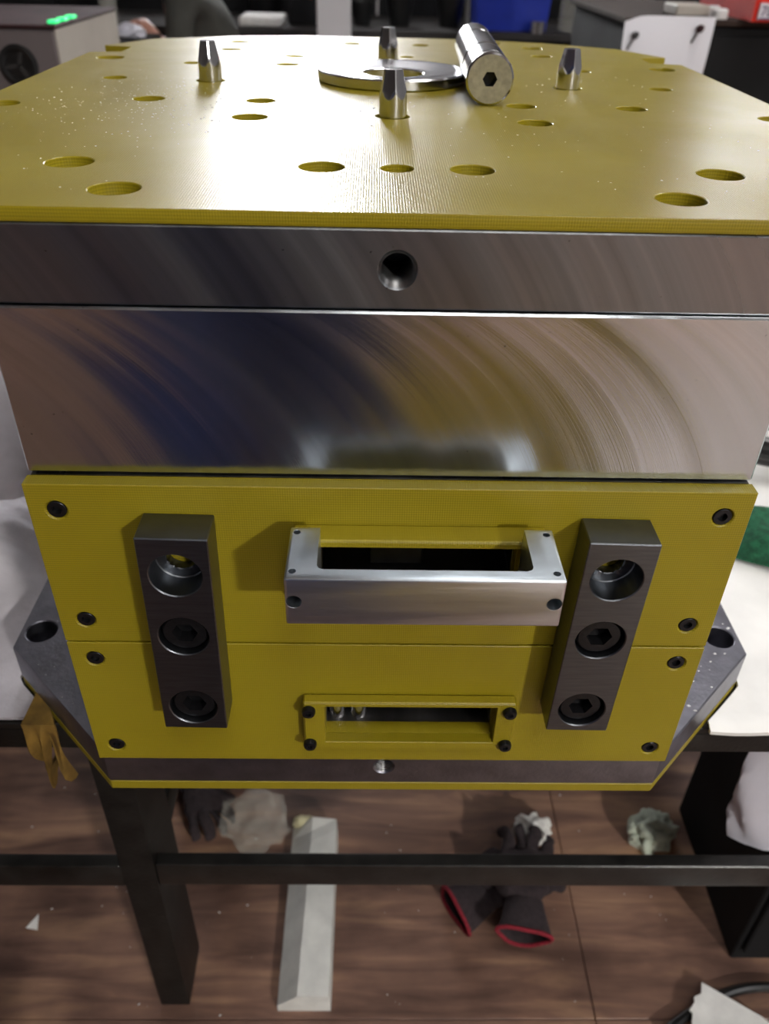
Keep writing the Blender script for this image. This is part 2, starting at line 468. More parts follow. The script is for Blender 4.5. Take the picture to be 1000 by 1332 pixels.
# row of strips down the far hall (what shines on the oily board)
M['em_win'] = emit('daylight_pane', (0.97, 0.98, 1.0), WINDOW)
def hall_window(n, x0, x1, z0, z1, cols, rows):
    f = obj('window_%d' % n, carve(bm_box(x0-0.06, x1+0.06, RY1-0.06, RY1-0.001, z0-0.06, z1+0.06), [bm_box(x0, x1, RY1-0.1, RY1-0.02, z0, z1)]), M['post_white'], smooth=0, kind='structure')
    dx = (x1-x0)/cols; dz = (z1-z0)/rows
    for i in range(cols):
        for j in range(rows):
            obj('pane', bm_box(x0+i*dx+0.012, x0+(i+1)*dx-0.012, RY1-0.040, RY1-0.022, z0+j*dz+0.012, z0+(j+1)*dz-0.012), M['em_win'], f, smooth=0)
hall_window(1, -1.45, -0.10, 0.95, 2.30, 3, 2)
hall_window(2, 4.05, 4.40, 1.50, 2.15, 1, 2)
for k, y in enumerate((6.4, 8.2)):
    strip_lamp(-0.75, y, 0.34, 1.3, M['em_strip'], ('ceiling strip lamp over the middle of the hall', 'ceiling strip lamp nearest the far windows')[k])
strip_lamp(3.3, 1.5, 0.3, 1.3, M['em_strip'], 'short ceiling strip lamp over the right aisle')
M['em_over'] = emit('over_glow', (1.0, 0.98, 0.95), LAMP_OVER)
for k, (x, y) in enumerate(((2.8, -1.6), (0.9, 0.9), (0.35, -1.45))):  # second panel is added, placed to brighten the board
    strip_lamp(x, y, 0.6, 1.2, M['em_over' if k else 'em_soft'], ('ceiling panel lamp over the right aisle behind the viewer', 'added ceiling panel lamp brightening the yellow board from above', 'ceiling panel lamp straight above the viewer')[k])
t = thing('high_bay_lamp', 'round high bay lamp hanging behind the viewer on the right', 'lamp', (2.76, -4.66, 2.22))
obj('reflector', bm_lathe([(0.05, 0.20), (0.10, 0.14), (0.20, 0.04), (0.21, 0.0), (0.20, 0.0), (0.19, 0.04), (0.09, 0.13), (0, 0.13)], (2.76, -4.66, 2.25), seg=32), M['lamp'], t)
obj('bulb', bm_lathe([(0, 0), (0.185, 0), (0.185, 0.012), (0, 0.012)], (2.76, -4.66, 2.262), seg=32), M['em_key'], t)

# ------------------------------------------------------------------ the steel table
tb = thing('steel_table', 'black painted steel table with square legs under the yellow tool', 'table', (0, 0.5, FLOOR))
obj('tabletop', bm_box(-0.96, 1.02, 0.070, 0.92, TT-0.008, TT-0.0005, 0.001), M['table_paint'], tb, smooth=0)
for y0, y1 in ((0.070, 0.098), (0.892, 0.92)):
    obj('frame_bar', bm_box(-0.96, 1.02, y0, y1, TT-0.031, TT-0.0082, 0.002, 2), M['table_paint'], tb)
for x in (-0.93, -0.2755, 0.96):
    for y in (0.125, 0.85):
        obj('leg', bm_box(x, x+0.037, y, y+(0.075 if y < 0.5 else 0.036), FLOOR+0.0006, TT-0.0315, 0.002, 2), M['table_paint'], tb)
for x0, x1 in ((-0.8925, -0.2757), (-0.2383, 0.959)):
    z0 = -0.5755 if x0 > -0.5 else -0.5790
    obj('rail', bm_box(x0, x1, 0.126, 0.1415, z0-0.039, z0, 0.0025, 3), M['rail_paint'], tb)
    obj('rail', bm_box(x0, x1, 0.851, 0.8665, z0-0.039, z0, 0.002, 2), M['table_paint'], tb)
for x in (-0.93, -0.2710, 0.96):
    obj('cross_rail', bm_box(x+0.004, x+0.03, 0.2005, 0.8495, -0.614, -0.5765, 0.002, 2), M['table_paint'], tb)

# ------------------------------------------------------------------ the tool: stacked plates
tool = thing('mould_tool', 'large yellow and steel mould tool standing on the black table', 'mould', (0, 0.36, ZYEL))
def octa(xf, xo, y0, y1, c):
    return [(-xf, y0), (xf, y0), (xo, y0+c), (xo, y1-c), (xf, y1), (-xf, y1), (-xo, y1-c), (-xo, y0+c)]
YB = 0.735
# insulating board underneath and base plate
def base_outline(g=0.0):
    return octa(0.2016-g, 0.3018-g, T+g, YB-0.02-g, 0.1026)
obj('insulation_board', bm_prism(base_outline(), ZYEL, ZBASE0-0.0002, 'z', 0.0006), M['yellow'], tool, smooth=0,
    label='thin yellow board under the steel base')
bh = [cyl((s*0.2849, y, ZBASE), 0.0125, 0.030, (0, 0, -1)) for s in (-1, 1) for y in (0.1313, 0.58)]
th_low = cyl((0.0002, T, -0.2513), 0.0072, 0.034, (0, 1, 0))
obj('base_plate', carve(bm_prism(base_outline(), ZBASE0, ZBASE, 'z'), [multi(bh + [th_low])], 0.0009), M['steel_base'], tool)
def thread(r, y0, z, n, pitch, x, mat):
    prof = []
    for k in range(n):
        prof += [(r, k*pitch), (r*0.90, (k+0.5)*pitch)]
    prof += [(r, n*pitch), (0, n*pitch)]
    return bm_lathe(prof, (x, y0, z), (0, 1, 0), 32)
obj('screw_thread', thread(0.00715, T+0.0008, -0.2513, 14, 0.002, 0.0002, None), M['thread'], tool, smooth=20)
# body behind the cover plates, with the two pockets seen through the windows
AB = 0.0157
body = bm_box(-0.1985, 0.1985, T, 0.66, ZBASE, 0.0002)
pock = [bm_box(AB-0.0565, AB+0.0568, T-0.004, T+0.055, -0.203, -0.164), bm_box(AB-0.056, AB+0.056, T-0.004, T+0.050, -0.066, -0.022)]
obj('body_block', carve(body, [multi(pock)], 0.0006), M['steel_dark'], tool)
# bright pins inside the lower pocket
for dx in (-0.049, -0.034):
    obj('ejector_pin', bm_lathe([(0, 0), (0.0062, 0), (0.0062, 0.0385), (0, 0.0385)], (AB+dx, T+0.010, -0.2029), seg=24), M['bright_steel'], tool)
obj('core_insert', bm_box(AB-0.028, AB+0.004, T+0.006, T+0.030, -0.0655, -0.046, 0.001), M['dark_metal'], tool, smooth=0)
# big milled block
obj('cavity_block', bm_box(-0.1995, 0.1995, T+0.0002, 0.66, 0.0012, ZS-0.0012, 0.0012), M['steel_block'], tool, smooth=0)
# clamping plate with threaded lifting hole
top_out = [(-0.2016, T), (0.2016, T), (0.2913, 0.100), (0.2913, 0.545), (0.262, 0.553), (0.262, 0.592), (0.2913, 0.600),
           (0.256, 0.668), (0.178, 0.712), (0.09, YB), (-0.09, YB), (-0.178, 0.712), (-0.256, 0.668), (-0.2913, 0.600), (-0.262, 0.592), (-0.262, 0.553), (-0.2913, 0.545), (-0.2913, 0.100)]
obj('clamping_plate', carve(bm_prism(top_out, ZS, ZTB-0.0004, 'z'), [cyl((-0.0008, T, 0.1167), 0.0087, 0.05, (0, 1, 0), 40)], 0.0010), M['steel_plate'], tool)
obj('screw_thread', thread(0.00862, T+0.0008, 0.1167, 20, 0.0018, -0.0008, None), M['thread'], tool, smooth=20)
# perforated board on top
HOLES = []
for x, y, r in ((0.1737, 0.0939, .0127), (0.1367, 0.0424, .0126), (0.0403, 0.0938, .0121), (0.176, 0.2907, .0113), (0.0953, 0.2285, .0118), (0.095, 0.2918, .0107),
                (0.2251, 0.386, .0095), (0.2610, 0.508, .0125), (0.160, 0.658, .0115), (0.0915, 0.5466, .0105), (0.0930, 0.4871, .0110),
                (0.179, 0.4832, .0085), (0.0378, 0.664, .0090), (0.270, 0.260, .0115), (0.159, 0.590, .0110), (0.123, 0.7, .0085)):
    HOLES += [(x, y, r), (-x, y, r)]
HOLES += [(0.0, 0.0936, .0089), (0.0195, 0.560, .007)]
PINS = [(-0.1462, 0.3816), (0.1462, 0.3816), (0.0, 0.2421), (0.0, 0.521)]
cuts = [cyl((x, y, ZT), r, ZT-ZTB+0.004, (0, 0, -1), 36) for x, y, r in HOLES] + [cyl((x, y, ZT), 0.0118, ZT-ZTB+0.004, (0, 0, -1), 36) for x, y in PINS]
obj('perforated_board', carve(bm_prism(top_out, ZTB, ZT, 'z'), [multi(cuts)], 0.0004), M['yellow_top'], tool,
    label='yellow board full of round holes')
# guide pins: turned shanks with six flats ground to a taper
def pin_r(r, h, a):
    if h < 0.0: return r
    ap = 0.0108 - max(0.0, h-0.004)*0.205
    k = (a + 0.35) % (math.pi/3) - math.pi/6
    return min(r, ap/math.cos(k))
for x, y in PINS:
    prof = [(0.0, -0.006), (0.0093, -0.006), (0.0093, 0.0)] + [(0.0093, 0.0012*i) for i in range(1, 24)] + [(0.0088, 0.0285), (0, 0.0285)]
    obj('guide_pin', bm_lathe(prof, (x, y, ZT), seg=48, rfun=pin_r), M['bright_steel'], tool, smooth=18)

# cover plates with window openings
def win(x0, x1, z0, z1, y0=-0.03, y1=0.03):
    return bm_box(x0, x1, y0, y1, z0, z1)
def countersunk(x, z, parent, y=0.0, r=0.0053):
    s = obj('screw', bm_lathe([(0, -0.004), (r*0.6, -0.004), (r, -0.0004), (r, 0.0006), (r*0.93, 0.0009), (r*0.52, 0.0009), (r*0.50, -0.0015), (0, -0.0015)], (x, y, z), (0, -1, 0), 28), M['black_screw'], parent,
        label='black countersunk screw')
    return s
def cs_cut(x, z):
    return bm_lathe([(0, -0.0095), (0.003, -0.0095), (0.0032, -0.0045), (0.0062, -0.0004), (0.0064, 0.003), (0, 0.003)], (x, 0, z), (0, -1, 0), 28)
up_scr = [(-0.1846, -0.0171), (0.1846, -0.0168), (-0.1842, -0.0990), (0.1847, -0.0992)]
lo_scr = [(-0.1849, -0.1324), (0.1851, -0.1322), (-0.1855, -0.2163), (0.1858, -0.2163)]
wu = (AB-0.0565, AB+0.0565, -0.066, -0.0285)
wl = (-0.0405, 0.0728, -0.2012, -0.1660)
p1 = obj('cover_plate', carve(bm_box(-0.2, 0.2, 0, T-0.0002, ZJ, 0), [win(*wu)] + [multi([cs_cut(x, z) for x, z in up_scr])], 0.0007), M['yellow'], tool)
p2 = obj('cover_plate', carve(bm_box(-0.2, 0.2, 0, T-0.0002, ZB, ZJ-0.0016), [win(*wl)] + [multi([cs_cut(x, z) for x, z in lo_scr])], 0.0007), M['yellow'], tool)
for x, z in up_scr: countersunk(x, z, p1, 0.0012)
for x, z in lo_scr: countersunk(x, z, p2, 0.0012)
# raised window frame below
FD = 0.0085
wf = obj('window_frame', carve(bm_box(-0.0545, 0.0855, -FD, -0.0002, -0.2090, -0.1625, 0.0012), [win(*wl)], 0.0004), M['yellow'], tool)
for x in (-0.0507, 0.0811):
    for z in (-0.1696, -0.2023):
        obj('screw', bm_lathe([(0, -0.003), (0.0022, -0.003), (0.0022, 0), (0.0045, 0), (0.0045, 0.0022), (0.0038, 0.0036), (0.0020, 0.0038), (0.0019, 0.002), (0, 0.002)], (x, -FD-0.0001, z), (0, -1, 0), 26), M['black_screw'], wf,
            label='black socket screw')
# spacer and aluminium bracket
SD, AD = 0.0158, 0.0592
obj('spacer_frame', carve(bm_box(AB-0.0703, AB+0.0703, -SD+0.0001, -0.0002, -0.0705, -0.0241, 0.0012), [win(*wu)], 0.0004), M['yellow'], tool)
BX = 0.0703; AZ0, AZ1 = -0.0450, -0.0146
u = bm_box(AB-BX, AB+BX, -AD, -SD, AZ0, AZ1, 0.0014, 2)
slot_out = [(AB-0.0545, -SD+0.01), (AB-0.0545, -0.048), (AB-0.0535, -0.0502), (AB-0.0510, -0.0512), (AB+0.0515, -0.0512), (AB+0.0540, -0.0502), (AB+0.0550, -0.048), (AB+0.0550, -SD+0.01)]
bholes = [cyl((x, y, AZ1), 0.0019, 0.012, (0, 0, -1), 20) for x in (-0.0508, 0.0819) for y in (-0.0207, -0.0529)]
bholes += [cyl((x, -AD, -0.0295), 0.0040, 0.050, (0, 1, 0), 28) for x in (-0.0501, 0.0815)]
obj('bracket', carve(u, [bm_prism(slot_out, AZ0-0.01, AZ1+0.01, 'z'), multi(bholes[:4]), multi(bholes[4:])], 0.0003), M['alu'], tool,
    label='U shaped aluminium bracket with drilled corners')
# latch blocks with counterbored bolts
BD, BZ0, BZ1 = 0.0237, -0.1695, -0.0181
HZ = (-0.0436, -0.0894, -0.1499)
for s in (-1, 1):
    xc = s*0.12135 + 0.0020
    b = bm_box(xc-0.01955, xc+0.01955, -BD, -0.0002, BZ0, BZ1)
    c1 = multi([cyl((xc, -BD, z), 0.0146, 0.0165, (0, 1, 0), 48) for z in HZ])
    c2 = cyl((xc, -BD, HZ[0]), 0.0082, 0.0300, (0, 1, 0), 32)
    lb = obj('latch_block', carve(b, [c1, c2], 0.0007), M['latch'], tool)
    hex_r = lambda r, h, a: r/math.cos((a % (math.pi/3)) - math.pi/6)*0.9
    for z in HZ[1:]:
        bt = obj('bolt', bm_lathe([(0, 0), (0.0134, 0), (0.0134, 0.0118), (0.0122, 0.0130), (0.0095, 0.0131)], (xc, -BD+0.0164, z), (0, -1, 0), 48), M['black_screw'], lb,
            label='black socket head bolt')
        # flat ring and hexagonal socket walls
        bmh = bmesh.new()
        r0 = []; r1 = []; r2 = []
        for i in range(48):
            a = 2*math.pi*i/48; k = (a % (math.pi/3)) - math.pi/6; hr = 0.0066/math.cos(k)
            for ring, rr, yy in ((r0, 0.0095, 0.0033), (r1, hr, 0.0033), (r2, hr, 0.0115)):
                ring.append(bmh.verts.new((xc + rr*math.cos(a), -BD+yy, z + rr*math.sin(a))))
        cc = bmh.verts.new((xc, -BD+0.0135, z))
        for i in range(48):
            j = (i+1) % 48
            bmh.faces.new((r0[i], r0[j], r1[j], r1[i])); bmh.faces.new((r1[i], r1[j], r2[j], r2[i])); bmh.faces.new((r2[i], r2[j], cc))
        bmesh.ops.recalc_face_normals(bmh, faces=bmh.faces[:])
        for f in bmh.faces: pass
        obj('hex_socket', bmh, M['black_screw'], lb)
    # the blocks sit a hair out of plumb
    cz = (BZ0+BZ1)/2
    piv = Vector((xc, 0, cz))
    lb.matrix_basis = Matrix.Translation(piv) @ Matrix.Rotation(R(1.2), 4, 'Y') @ Matrix.Translation(-piv) @ lb.matrix_basis

# ------------------------------------------------------------------ loose parts lying on the board
RC = Vector((0.0025, 0.4035, ZT+0.0002))
obj('locating_ring', bm_lathe([(0.0255, 0.0), (0.0612, 0.0), (0.0625, 0.001), (0.0625, 0.0072), (0.0612, 0.0084), (0.0520, 0.0086), (0.0345, 0.0058), (0.0265, 0.0058), (0.0255, 0.0050), (0.0255, 0.0)], RC, seg=72), M['bright_steel'], smooth=18,
    label='polished steel locating ring lying flat between the pins', cat='ring')
cy0 = Vector((0.0702, 0.2892, 0)); cy1 = Vector((0.0800, 0.5170, 0))
dv = (cy1-cy0).normalized(); CR = 0.0172
cyl_t = thing('steel_cylinder', 'shiny grooved steel cylinder with hexagon socket lying beside the ring', 'cylinder', (cy0.x, (cy0.y+cy1.y)/2, ZT))
o0 = Vector((cy0.x, cy0.y, ZT+CR+0.0002))
L_ = (cy1-cy0).length
prof = [(0, 0.0004), (0.0048, 0.0004), (0.0158, 0.0), (CR, 0.0014), (CR, 0.0105), (CR*0.93, 0.0115), (CR*0.93, 0.0150), (CR*0.985, 0.0160), (CR*0.985, 0.0620), (CR*0.90, 0.0632), (CR*0.90, 0.0690), (CR*0.985, 0.0702), (CR*0.985, L_*0.72), (CR*0.96, L_*0.722), (CR*0.96, L_*0.74), (CR*0.985, L_*0.742), (CR*0.985, L_-0.002), (CR*0.9, L_), (0, L_)]
obj('barrel', bm_lathe(prof[2:], o0, dv, 56), M['bright_steel'], cyl_t, smooth=25)
bmf = bmesh.new()
Mx = frame_from(dv)
ra = []; rb = []; rc = []
for i in range(48):
    a = 2*math.pi*i/48; hr = 0.0046/math.cos((a % (math.pi/3)) - math.pi/6)
    e = Vector((math.cos(a), math.sin(a), 0))
    ra.append(bmf.verts.new(o0 + Mx @ (e*0.0158))); rb.append(bmf.verts.new(o0 + Mx @ (e*hr + Vector((0, 0, 0.0002))))); rc.append(bmf.verts.new(o0 + Mx @ (e*hr + Vector((0, 0, 0.007)))))
for i in range(48):
    j = (i+1) % 48
    bmf.faces.new((ra[i], rb[i], rb[j], ra[j]))
obj('end_face', bmf, M['turned'], cyl_t)
bms = bmesh.new()
rb2 = [bms.verts.new(v) for v in [o0 + Mx @ (Vector((math.cos(2*math.pi*i/48), math.sin(2*math.pi*i/48), 0))*(0.0046/math.cos((2*math.pi*i/48 % (math.pi/3)) - math.pi/6)) + Vector((0, 0, 0.0002))) for i in range(48)]]
rc2 = [bms.verts.new(v.co + dv*0.007) for v in rb2]
for i in range(48):
    bms.faces.new((rb2[i], rb2[(i+1) % 48], rc2[(i+1) % 48], rc2[i]))
bms.faces.new(rc2)
obj('hex_socket', bms, M['black_screw'], cyl_t)

# ------------------------------------------------------------------ cloths and things on the table
def heightfield(x0, x1, y0, y1, nx, ny, fz, thick=0.003, front=None, left=None, right=None):
    b = bmesh.new(); g = []
    for j in range(ny+1):
        row = []
        for i in range(nx+1):
            y = y0+(y1-y0)*j/ny
            xa = left(y) if left else x0; xb = right(y) if right else x1
            x = xa+(xb-xa)*i/nx
            row.append(b.verts.new((x, y, fz(x, y))))
        g.append(row)
    for j in range(ny):
        for i in range(nx):
            b.faces.new((g[j][i], g[j][i+1], g[j+1][i+1], g[j+1][i]))
    n_top = len(g)
    if front:
        base_row = g[0]
        drop = [[b.verts.new((v.co.x, y0-0.004*min(k, 2)+0.001*math.sin(v.co.x*60), v.co.z - front(v.co.x)*k/4)) for v in base_row] for k in range(1, 5)]
        for k, row in enumerate(drop):
            prev = base_row if k == 0 else drop[k-1]
            for i in range(nx):
                b.faces.new((row[i], row[i+1], prev[i+1], prev[i]))
        g = drop[::-1] + g
    # lower layer: the same grid moved straight down (and back, where the cloth hangs), closed round the rim
    nd = len(g) - n_top
    low = [[b.verts.new((v.co.x, v.co.y + (thick if j < nd else 0), v.co.z - (0 if j < nd else thick))) for v in row] for j, row in enumerate(g)]
    for j in range(len(g)-1):
        for i in range(nx):
            b.faces.new((low[j][i], low[j+1][i], low[j+1][i+1], low[j][i+1]))
    for i in range(nx):
        b.faces.new((g[0][i], low[0][i], low[0][i+1], g[0][i+1])); b.faces.new((g[-1][i], g[-1][i+1], low[-1][i+1], low[-1][i]))
    for j in range(len(g)-1):
        b.faces.new((g[j][0], g[j+1][0], low[j+1][0], low[j][0])); b.faces.new((g[j][-1], low[j][-1], low[j+1][-1], g[j+1][-1]))
    bmesh.ops.recalc_face_normals(b, faces=b.faces[:])
    return b
def bump(x, y, cx, cy, sx, sy, a=0.0):
    dx, dy = x-cx, y-cy
    u = dx*math.cos(a)+dy*math.sin(a); v = -dx*math.sin(a)+dy*math.cos(a)
    return math.exp(-(u/sx)**2-(v/sy)**2)
def left_h(x, y):
    h = 0.004
    h += 0.060*bump(x, y, -0.43, 0.275, 0.12, 0.050, 0.35)
    h += 0.100*bump(x, y, -0.48, 0.50, 0.13, 0.065, 0.2)
    h += 0.03*bump(x, y, -0.37, 0.235, 0.05, 0.04, -0.5)
    w_ = min(1, max(0, (y-0.16)/0.1))
    h += w_*0.017*(noise.noise(Vector((x*18, y*18, 1)))+0.6*noise.noise(Vector((x*42, y*42, 4))))
    return TT + 0.0006 + max(0.0032, h)
obj('white_cloth', heightfield(-0.94, -0.318, 0.072, 0.85, 80, 90, left_h, right=lambda y: -min(0.306, 0.2016+(y-T)+0.0015)), M['cloth_left'], smooth=60,
    label='crumpled stained white cloth on the table left of the tool', cat='cloth')
def right_h(x, y):
    h = 0.005 + 0.004*noise.noise(Vector((x*9, y*9, 7))) + 0.0025*noise.noise(Vector((x*30, y*24, 2)))
    return TT + 0.0006 + max(0.0032, h)
def right_drop(x):
    return 0.007 + 0.001*math.sin(x*23)
rs = heightfield(0.318, 1.0, 0.072, 0.85, 70, 80, right_h, front=right_drop, left=lambda y: min(0.306, 0.2016+(y-T)+0.0015))
obj('white_sheet', rs, M['cloth_right'], smooth=60, label='white sheet spread on the table right of the tool', cat='sheet')
# green felt pad on the right
def felt():
    b = bmesh.new(); g = []
    nx, ny = 44, 30
    for j in range(ny+1):
        row = []
        for i in range(nx+1):
            u, v = i/nx, j/ny
            x = 0.350 + 0.34*u + 0.012*noise.noise(Vector((u*3, v*3, 5)))
            y = 0.325 - 0.10*u + 0.080*(v-0.5)*(1+0.5*u) + 0.010*noise.noise(Vector((u*4, v*2, 9)))
            e = min(1, min(u, 1-u)*9, min(v, 1-v)*6)
            z = TT + 0.011 + 0.030*math.sqrt(max(0, e))*(0.85+0.3*noise.noise(Vector((x*30, y*30, 3))))
            row.append(b.verts.new((x, y, z)))
        g.append(row)
    for j in range(ny):
        for i in range(nx): b.faces.new((g[j][i], g[j][i+1], g[j+1][i+1], g[j+1][i]))
    rim = g[0] + [r[-1] for r in g[1:]] + g[-1][-2::-1] + [r[0] for r in g[-2:0:-1]]
    lo = [b.verts.new((v.co.x, v.co.y, TT+0.0105)) for v in rim]
    n = len(rim)
    for i in range(n): b.faces.new((rim[i], lo[i], lo[(i+1) % n], rim[(i+1) % n]))
    b.faces.new(lo)
    bmesh.ops.recalc_face_normals(b, faces=b.faces[:])
    return b
obj('green_felt', felt(), M['green_cloth'], smooth=60, label='dark green felt rag lying on the white sheet', cat='rag')
# coil of black hose behind the felt
pts = []
for k in range(3*28):
    a = 2*math.pi*k/28; rr = 0.052 + 0.003*math.sin(a*1.3)
    pts.append((0.470+rr*math.cos(a), 0.490+rr*math.sin(a), TT+0.022+0.010*k/28))
obj('hose_coil', bm_tube(pts, 0.0085, 10), M['black_rubber'], label='black hose coil on the white sheet behind the green felt', cat='hose')
# ochre rag hanging from the table edge at the left corner
def rag():
    b = bmesh.new(); rows = []
    nu, nv = 16, 26
    for j in range(nv+1):
        v = j/nv; row = []
        for i in range(nu+1):
            u = i/nu
            wd = 0.026*(1-0.10*v)
            x = -0.284 + 0.004*v + wd*u + 0.003*v*math.sin(u*9)
            y = 0.0625 - 0.008*v*math.sin(u*14+v*3) - 0.004
            low = 0.022 + 0.050*abs(math.sin(u*4.4+0.4))
            z = TT + 0.012 - low*v
            row.append(b.verts.new((x, y, z)))
        rows.append(row)
    for j in range(nv):
        for i in range(nu): b.faces.new((rows[j][i], rows[j][i+1], rows[j+1][i+1], rows[j+1][i]))
    top = [b.verts.new((v.co.x*0.2-0.2896*0.8+0.004, 0.10, TT+0.0085)) for v in rows[0]]
    for i in range(nu): b.faces.new((top[i], top[i+1], rows[0][i+1], rows[0][i]))
    bmesh.ops.recalc_face_normals(b, faces=b.faces[:])
    bmesh.ops.solidify(b, geom=b.faces[:], thickness=0.0018)
    return b
obj('ochre_rag', rag(), M['rag'], smooth=60, label='ochre yellow rag hanging over the left table edge', cat='rag')

# bright shavings on the base plate and the board
def chips(spots, zf, smin, smax):
    b = bmesh.new()
    for x, y in spots:
        s = random.uniform(smin, smax); a = random.uniform(0, 6.28); z = zf
        vs = []
        for k in range(4):
            aa = a + k*1.57 + random.uniform(-.4, .4); rr = s*random.uniform(.5, 1.1)
            vs.append(Vector((x+rr*math.cos(aa), y+rr*math.sin(aa)*0.7, z+0.00015)))
        topz = z + s*random.uniform(.3, .7)
        lo = [b.verts.new(v) for v in vs]; hi = [b.verts.new((v.x*0.7+x*0.3, v.y*0.7+y*0.3, topz)) for v in vs]
        for k in range(4): b.faces.new((lo[k], lo[(k+1) % 4], hi[(k+1) % 4], hi[k]))
        b.faces.new(hi); b.faces.new(lo[::-1])
    bmesh.ops.recalc_face_normals(b, faces=b.faces[:])
    return b
sp = []
while len(sp) < 95:
    x = random.uniform(0.205, 0.298); y = random.uniform(0.03, 0.20)
    if (x-0.2016) < (y-T)*0.97 - 0.002 and (x-0.2849)**2+(y-0.1313)**2 > 0.0145**2: sp.append((x, y))
obj('metal_shavings', chips(sp, ZBASE, 0.0007, 0.0022), M['chip'], smooth=0, label='bright metal shavings on the base plate at the right corner', cat='shavings', kind='stuff')
sp = []
while len(sp) < 22:
    x = -random.uniform(0.205, 0.298); y = random.uniform(0.03, 0.18)
    if (-x-0.2016) < (y-T)*0.97 - 0.002 and (x+0.2849)**2+(y-0.1313)**2 > 0.0145**2: sp.append((x, y))
obj('metal_shavings', chips(sp, ZBASE, 0.0004, 0.0009), M['chip'], smooth=0, label='few fine shavings on the base plate at the left corner', cat='shavings', kind='stuff')
sp = []
while len(sp) < 420:
    x = random.gauss(-0.17, 0.06); y = random.gauss(0.27, 0.06)
    if abs(x) < 0.27 and 0.05 < y < 0.5 and all((x-h[0])**2+(y-h[1])**2 > (h[2]+.002)**2 for h in HOLES): sp.append((x, y))
while len(sp) < 640:
    x = random.uniform(-0.2, 0.22); y = random.uniform(0.03, 0.45)
    if all((x-h[0])**2+(y-h[1])**2 > (h[2]+.002)**2 for h in HOLES) and all((x-h[0])**2+(y-h[1])**2 > 0.013**2 for h in PINS) and (x-0.0025)**2+(y-0.4035)**2 > 0.066**2 and not (0.05 < x < 0.1 and y > 0.28): sp.append((x, y))
obj('fine_shavings', chips(sp, ZT, 0.0003, 0.0009), M['chip'], smooth=0, label='fine sparkling dust scattered over the perforated yellow board', cat='shavings', kind='stuff')

# ------------------------------------------------------------------ under the table
cb = thing('drawer_cabinet', 'black steel cabinet standing on the floor under the table at right', 'cabinet', (0.70, 0.32, FLOOR))
obj('carcass', bm_box(0.492, 0.93, 0.185, 0.42, FLOOR+0.001, -0.335, 0.002), M['bench_black'], cb, smooth=0)
for k in range(3):
    z0 = FLOOR+0.03+k*0.178
    d = obj('drawer', bm_box(0.50, 0.922, 0.178, 0.1848, z0, z0+0.168, 0.002), M['bench_black'], cb, smooth=0)
    obj('handle', bm_tube([(0.64, 0.176, z0+0.12), (0.64, 0.166, z0+0.12), (0.78, 0.166, z0+0.12), (0.78, 0.176, z0+0.12)], 0.004, 8), M['bench_edge'], d)
# white plastic bag standing on the rail
def crumple(c, r, seed, amp=0.35, sub=4, freq=1.0, flat=None, rot=0):
    b = bmesh.new(); bmesh.ops.create_icosphere(b, subdivisions=sub, radius=1.0)
    for v in b.verts:
        d = v.co.normalized()
        q = d*2.1*freq + Vector((seed*3.1, seed*1.7, seed))
        k = 1 + amp*(0.8*noise.noise(q) + 0.35*abs(noise.noise(q*2.1)) + 0.12*noise.noise(q*4))
        v.co = Vector((d.x*r[0]*k, d.y*r[1]*k, d.z*r[2]*k))
    if rot: bmesh.ops.rotate(b, verts=b.verts[:], cent=(0, 0, 0), matrix=Matrix.Rotation(rot, 3, 'Z'))
    zmin = min(v.co.z for v in b.verts)
    for v in b.verts:
        v.co.z = max(v.co.z, zmin*0.72)
    z0 = min(v.co.z for v in b.verts)
    bmesh.ops.translate(b, verts=b.verts[:], vec=Vector((c[0], c[1], c[2]-z0)))
    return b
def plastic_bag():
    b = bmesh.new(); rows = []
    n, mrow = 36, 18
    for j in range(mrow+1):
        v = j/mrow; row = []
        for i in range(n):
            a = 2*math.pi*i/n
            wx = 0.085*(0.72+0.45*math.sin(min(1, v*1.15)*math.pi*0.62)) ; wy = 0.0175
            k = 1+0.10*math.sin(3*a+v*4)+0.07*noise.noise(Vector((math.cos(a)*2, math.sin(a)*2, v*5)))
            x = 0.458 + wx*k*math.cos(a) + 0.02*v
            y = 0.1625 + wy*math.sin(a)*min(1.0, k) - 0.002
            z = -0.574 + 0.185*v + 0.025*v*math.cos(a*1.0)
            row.append(b.verts.new((x, y, z)))
        rows.append(row)
    for j in range(mrow):
        for i in range(n): b.faces.new((rows[j][i], rows[j][(i+1) % n], rows[j+1][(i+1) % n], rows[j+1][i]))
    b.faces.new(rows[0]); 
    bmesh.ops.recalc_face_normals(b, faces=b.faces[:])
    return b
obj('plastic_bag', plastic_bag(), M['white_plastic'], smooth=40, label='white plastic bag propped on the table rail before the black cabinet', cat='bag')

# white foam profile lying on the floor
def foam_bar():
    b = bmesh.new()
    rows = []
    ny = 14
    for j in range(ny+1):
        y = 0.118 + (0.372-0.118)*j/ny
        far = max(0, (j-ny+2)/2)
        jag = 0.006*far*math.sin(j*2.1)
        sec = [(-0.1235, 0.0), (-0.1235, 0.014), (-0.097+0.004*j/ny, 0.040-jag), (-0.0565, 0.040), (-0.0545, 0.0)]
        rows.append([b.verts.new((x+0.0008*noise.noise(Vector((x*50, y*50, 1))), y, FLOOR+0.0008+z)) for x, z in sec])
    for j in range(ny):
        for k in range(5): b.faces.new((rows[j][k], rows[j][(k+1) % 5], rows[j+1][(k+1) % 5], rows[j+1][k]))
    b.faces.new(rows[0]); b.faces.new(rows[-1])
    bmesh.ops.recalc_face_normals(b, faces=b.faces[:])
    return b
fb = thing('foam_profile', 'long white foam profile lying on the wooden floor', 'foam', (-0.09, 0.25, FLOOR))
obj('bar', foam_bar(), M['foam'], fb, smooth=0)
